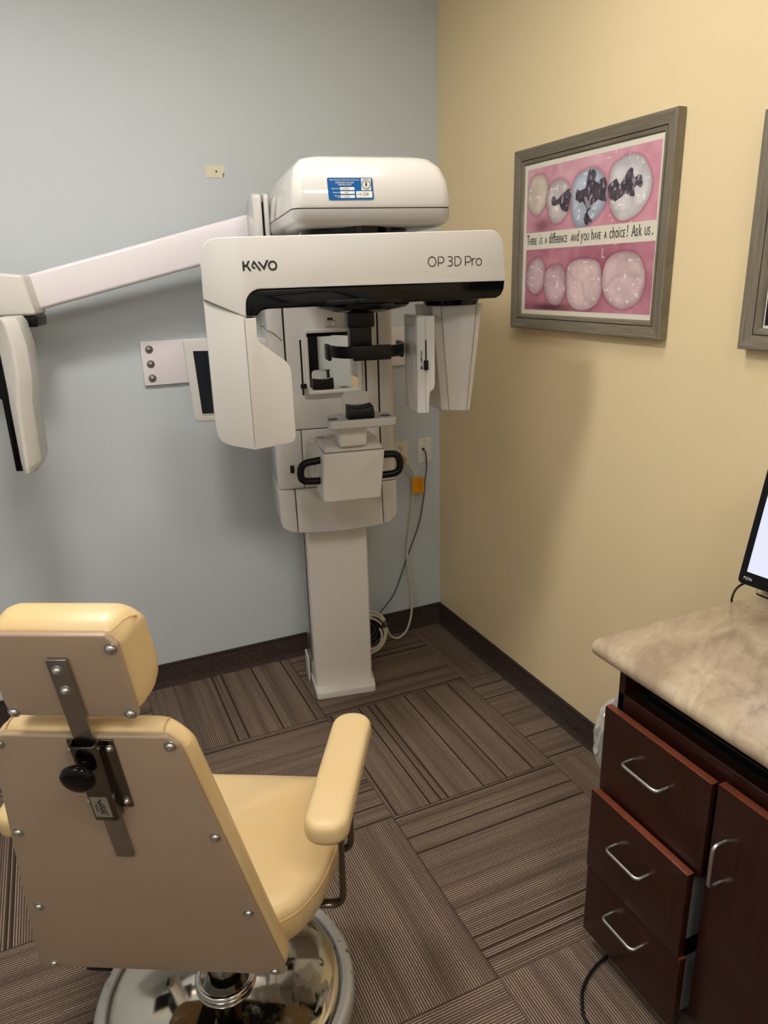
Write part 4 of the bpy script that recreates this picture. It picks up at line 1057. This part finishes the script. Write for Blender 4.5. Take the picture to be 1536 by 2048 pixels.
bm = new_bm(); tube(bm, [tuple(nk), (min(nk.x+.005, -.118-base.x), nk.y, nk.z-.08), (min(nk.x+.005, -.118-base.x), nk.y, .01)], .022, 12, sx=.5); fin('stand_neck', bm, M_BEZEL, MN)
bm = new_bm(); lathe(bm, [(0, 0), (.09, 0), (.09, .006), (.03, .014), (0, .014)], (min(nk.x+.02, -.118-base.x), nk.y, 0), seg=40); fin('stand_foot', bm, M_BEZEL, MN, .002)
bm = new_bm(); tube(bm, catmull([mpt(.06, .05, -.034), mpt(.022, .016, -.040), tuple(Vector((-.155, -1.757, .905))-base), tuple(Vector((-.108, -1.706, .845))-base), tuple(Vector((-.095, -1.698, .80))-base), tuple(Vector((-.09, -1.695, .60))-base)], 6), .0028, 8); fin('cable', bm, M_CORDB, MN)
t = empty('acrylic_card_holder', (-.02, -1.742, .841), 0, 'small clear plastic holder behind the lower corner of the monitor', 'holder')
bx('holder_back', M_CLEAR, t, .010, .013, -.03, .03, 0, .07); bx('holder_front', M_CLEAR, t, -.012, -.009, -.03, .03, 0, .03); bx('holder_floor', M_CLEAR, t, -.012, .013, -.03, .03, 0, .003)
bx('card', M_PAPER, t, -.004, -.002, -.027, .0, .003, .055)

# ------------------------------------------------------------------ the chair
CO = Vector((-1.388, -1.506, 0)); CA = math.radians(27.9); BT = math.radians(12.5)
CHR = empty('examination_chair', CO, -CA, 'cream yellow vinyl patient chair seen from behind, on a round chrome base', 'chair')
B0 = Vector((-.011, -.265, .40)); BU = Vector((0, -math.sin(BT), math.cos(BT))); BN = Vector((0, -math.cos(BT), -math.sin(BT)))
def bp(u, s, d=0): return B0+Vector((u, 0, 0))+BU*s+BN*d
BM = Matrix(((1, 0, BN.x, B0.x), (0, BU.y, BN.y, B0.y), (0, BU.z, BN.z, B0.z), (0, 0, 0, 1)))   # (u, s, d)
def bslab(name, pts, d0, d1, m, par, bev=0, seg=3, ang=40, **k):
    bm = new_bm(); loft(bm, [[BM @ Vector((p[0], p[1], d0)) for p in pts], [BM @ Vector((p[0], p[1], d1)) for p in pts]]); return fin(name, bm, m, par, bev, seg, ang, **k)
# base
bm = new_bm(); lathe(bm, [(.270, .020), (.2705, .034), (.274, .038), (.284, .0385), (.294, .035), (.2995, .027), (.301, .015), (.301, .0), (.25, .0), (.25, .018)], seg=96)
BS = None
rim = fin('base_rim', bm, M_RIM, CHR, smooth=40)
bm = new_bm(); lathe(bm, [(0, .062), (.06, .0610), (.12, .0575), (.18, .0515), (.225, .0450), (.250, .0405), (.263, .036), (.2665, .030), (.2665, .02), (0, .02)], seg=128); fin('base_dome', bm, M_DISC, CHR, smooth=60)
bm = new_bm(); lathe(bm, [(.056, .055), (.066, .058), (.0715, .066), (.0695, .076), (.062, .079), (.056, .074)], seg=48); fin('collar', bm, M_CHROME, CHR, smooth=70)
bm = new_bm(); lathe(bm, [(.040, .045), (.040, .24), (.052, .25), (.052, .37), (.0, .37)], seg=40); fin('pedestal_post', bm, M_DSTEEL, CHR, smooth=40)
bm = new_bm(); box(bm, -.15, .15, -.20, .15, .365, .395); box(bm, -.10, .10, -.19, -.15, .372, .392)
fin('seat_mount', bm, M_BLK_MET, CHR, .004)
bx('back_hinge', M_BLK_MET, CHR, -.165, -.115, -.262, -.21, .388, .402, .003)
# seat cushion: plan outline lofted
def seat_loop(k, z, sag=0.0):
    pts = [(-.20, .185), (0, .192), (.20, .185), (.262, .175), (.283, .12), (.286, .0), (.272, -.10), (.250, -.16), (.215, -.205), (.15, -.235), (0, -.245), (-.15, -.235), (-.215, -.205), (-.250, -.16), (-.272, -.10), (-.286, 0), (-.283, .12), (-.262, .175)]
    c = catmull([(p[0], p[1], 0) for p in pts], 4, True)
    out = []
    for p in c:
        n = Vector((p.x, p.y)).normalized()
        fx = max(0, (p.y-.05)/.14)
        out.append((p.x-n.x*k, p.y-n.y*k, z-sag*fx*(.012*math.cos(p.x*14)+.0)))
    return out
bm = new_bm()
loft(bm, [seat_loop(.030, .405), seat_loop(.008, .408), seat_loop(.002, .42), seat_loop(0, .445), seat_loop(0, .470), seat_loop(.004, .484), seat_loop(.014, .492), seat_loop(.035, .498), seat_loop(.075, .501, 1), seat_loop(.14, .500, 1), seat_loop(.20, .498)])
SE = fin('seat', bm, M_VINYL, CHR, smooth=60)
bm = new_bm(); tube(bm, seat_loop(-.0005, .4705), .0018, 6, True); fin('seat_piping', bm, M_PIPE, SE, smooth=60)
bm = new_bm(); sl = seat_loop(-.0003, .4655)
for i in range(0, len(sl)):
    a = Vector(sl[i]); b = Vector(sl[(i+1) % len(sl)]); n_ = max(2, int((b-a).length/.006))
    for k in range(n_):
        p = a.lerp(b, (k+.2)/n_); q_ = a.lerp(b, (k+.7)/n_); tube(bm, [p, q_], .0007, 4)
fin('seat_stitching', bm, M_PIPE, SE, smooth=0)
# backrest: laminate panel + cushion in front
pan = rpoly([(-.236, .0), (.224, .0), (.230, .014), (.139, .603), (.125, .620), (-.127, .620), (-.141, .603), (-.240, .014)], [.006, .006, .006, .006, .006, .006, .006, .006], 3)
bslab('back_panel', pan, -.010, 0, M_VPANEL, CHR, .003)
def grow(pts, k, cs=.31):
    out = []
    n = len(pts)
    for i in range(n):
        a = Vector(pts[i-1]); p = Vector(pts[i]); b = Vector(pts[(i+1) % n])
        t_ = ((p-a).normalized()+(b-p).normalized()).normalized(); out.append(p+Vector((t_.y, -t_.x))*k)
    return out
co = rpoly([(-.230, .004), (.222, .004), (.229, .03), (.146, .585), (.118, .620), (-.120, .620), (-.148, .585), (-.239, .03)], [.03, .03, .05, .05, .04, .04, .05, .05], 5)
def cushion(bm, base, prof):
    loft(bm, [[BM @ Vector((p.x, p.y, d)) for p in grow(base, k)] for k, d in prof])
bm = new_bm(); cushion(bm, co, [(-.004, -.0105), (.001, -.012), (.004, -.018), (.005, -.028), (.002, -.040), (-.007, -.048), (-.022, -.053), (-.050, -.056)])
BC = fin('back_cushion', bm, M_VINYL, CHR, smooth=60)
for s in (-1, 1):
    bm = new_bm(); e_ = .148*s-.001
    tube(bm, catmull([tuple(bp(.119*s-.001, .6195, -.012)), tuple(bp(.118*s-.001, .6225, -.018)), tuple(bp(.118*s-.001, .6235, -.028)), tuple(bp(.118*s-.001, .6185, -.040))], 5), .0012, 6)
    tube(bm, catmull([tuple(bp(.1445*s-.001, .588, -.012)), tuple(bp(.1475*s-.001, .587, -.018)), tuple(bp(.1485*s-.001, .586, -.028)), tuple(bp(.1440*s-.001, .586, -.041))], 5), .0012, 6)
    fin('corner_seam', bm, M_PIPE, BC, smooth=60)
def screw(par, u, s, d=0.0, r=.0068):
    bm = new_bm(); lathe(bm, [(r*1.35, 0), (r*1.35, .0008), (r, .0012), (r*.95, .003), (r*.6, .0052), (r*.28, .0058), (r*.24, .0045), (0, .0045)], bp(u, s, d), axis_m(BN), 20); return fin('screw', bm, M_NICKEL, par, smooth=50)
BP_ = [o for o in CHR.children if o.name.startswith('back_panel')][0]
for s_, hw in ((.603, .1275), (.399, .1605), (.195, .1855), (.0125, .2095)):
    screw(BP_, hw, s_); screw(BP_, -hw, s_)
# headrest
hpn = rpoly([(-.092, .660), (.094, .660), (.094, .682), (.092, .790), (.078, .806), (-.076, .806), (-.092, .790), (-.094, .682)], [.004]*8, 3)
HR = bslab('headrest_panel', hpn, -.010, 0, M_VPANEL, CHR, .0025)
hco = rpoly([(-.090, .662), (.092, .662), (.094, .690), (.091, .785), (.076, .806), (-.074, .806), (-.091, .785), (-.092, .690)], [.012, .012, .03, .02, .02, .02, .02, .03], 4)
bm = new_bm()
def hl(k, d, f): return [BM @ Vector((p.x, .733+(p.y-.733)*f, d)) for p in grow(hco, k)]
loft(bm, [hl(-.003, -.0105, 1), hl(.001, -.013, 1), hl(.005, -.028, 1), hl(.008, -.044, .985), hl(.009, -.058, .95), hl(.009, -.072, .87), hl(.007, -.082, .76), hl(.000, -.090, .62), hl(-.010, -.095, .46), hl(-.03, -.098, .30)])
HCu = fin('headrest_cushion', bm, M_VINYL, CHR, smooth=60)
for s in (-1, 1):
    bm = new_bm(); tube(bm, catmull([tuple(bp(.083*s, .804, -.011)), tuple(bp(.090*s, .806, -.028)), tuple(bp(.094*s, .802, -.044)), tuple(bp(.096*s, .792, -.060)), tuple(bp(.093*s, .778, -.074))], 6), .0013, 6); fin('seam', bm, M_PIPE, HCu, smooth=60)
for u_, s_ in ((.083, .785), (-.081, .785), (.084, .667), (-.085, .667)): screw(HR, u_, s_)
# sliding bar, channel, knob
bar = bslab('headrest_bar', rpoly([(-.008, .352), (.021, .352), (.021, .770), (-.008, .770)], .002, 3), .0005, .0065, M_STEEL, CHR, .001)
# two screws at the bar's top
screw(bar, .0045, .752, .0065, .0060); screw(bar, .0065, .716, .0065, .0060)
fl = bslab('bracket_flange', [(-.022, .474), (.037, .474), (.046, .618), (-.014, .618)] if False else [(-.022, .472), (.046, .472), (.046, .616), (-.022, .616)], .0004, .003, M_DSTEEL, CHR, .0005)
bm = new_bm()
chp = [(-.014, .0025), (-.012, .0165), (-.008, .020), (.022, .020), (.027, .0165), (.029, .0025), (.026, .0025), (.0235, .0150), (.020, .0170), (-.006, .0170), (-.0095, .0150), (-.0115, .0025)]
loft(bm, [[BM @ Vector((p[0], s_, p[1])) for p in chp] for s_ in (.461, .618)])
CHN = fin('bracket_channel', bm, M_DSTEEL, CHR, .0006, 2)
bm = new_bm(); sheet(bm, [(-.006, .470), (.020, .470), (.020, .515), (-.006, .515)], BM @ Matrix.Translation((0, 0, .0202)), .0003)
LBp = fin('maker_label', bm, mat('silver_label', rgb(150, 142, 130), 0.45, metal=.3), CHN, smooth=0)
bm = new_bm(); Mz = BM @ Matrix.Translation((.0, 0, .0207))
# illegible script on the label, read top to bottom
rs = random.Random(8)
stroke(bm, [(.007+.003*math.sin(k*1.3), .509-k*.0016) for k in range(21)], .0017, Mz, .0002)
stroke(bm, [(.011, .499), (.0125, .490), (.012, .481), (.014, .474)], .0012, Mz, .0002)
stroke(bm, [(.001, .500), (.001, .482)], .0008, Mz, .0002); stroke(bm, [(-.001, .498), (-.001, .484)], .0008, Mz, .0002)
fin('label_script', bm, M_INK, LBp, smooth=0)
for u_, s_ in ((-.0185, .598), (-.0185, .486), (.0385, .600), (.0385, .486)): screw(fl, u_, s_, .003, .0048)
bm = new_bm(); lathe(bm, [(.007, .019), (.008, .030), (.014, .033), (.0225, .037), (.0255, .042), (.0245, .047), (.018, .0505), (.008, .052), (0, .0525)], bp(.004, .582, 0)-Vector((0, 0, 0)), axis_m(BN), 40)
fin('clamp_knob', bm, M_BLACK, CHR, smooth=60)
# armrests with tube supports
for s in (1, -1):
    bm = new_bm()
    u0 = .258; u1 = .345
    ol = rpoly([(.250, -.205), (.334, -.205), (.354, .165), (.268, .165)], [.038, .038, .043, .043], 7)
    ol = [Vector((p[0]*s, p[1])) for p in ol]
    if s < 0: ol = ol[::-1]
    loft(bm, [[(p.x, p.y, z) for p in grow(ol, k)] for k, z in ((-.006, .640), (-.001, .642), (.0008, .650), (.001, .664), (-.001, .673), (-.005, .679), (-.012, .682), (-.024, .683))])
    AM = fin('armrest', bm, M_VINYL, CHR, smooth=60)
    for v_ in (-.095, .055):
        bm = new_bm(); uu = s*.305
        tube(bm, bend([(uu, v_, .645), (uu, v_, .393), (uu-s*.12, v_, .393)], .03, 6), .0075, 10, sx=1.5)
        fin('arm_support', bm, M_DSTEEL, AM, smooth=60)
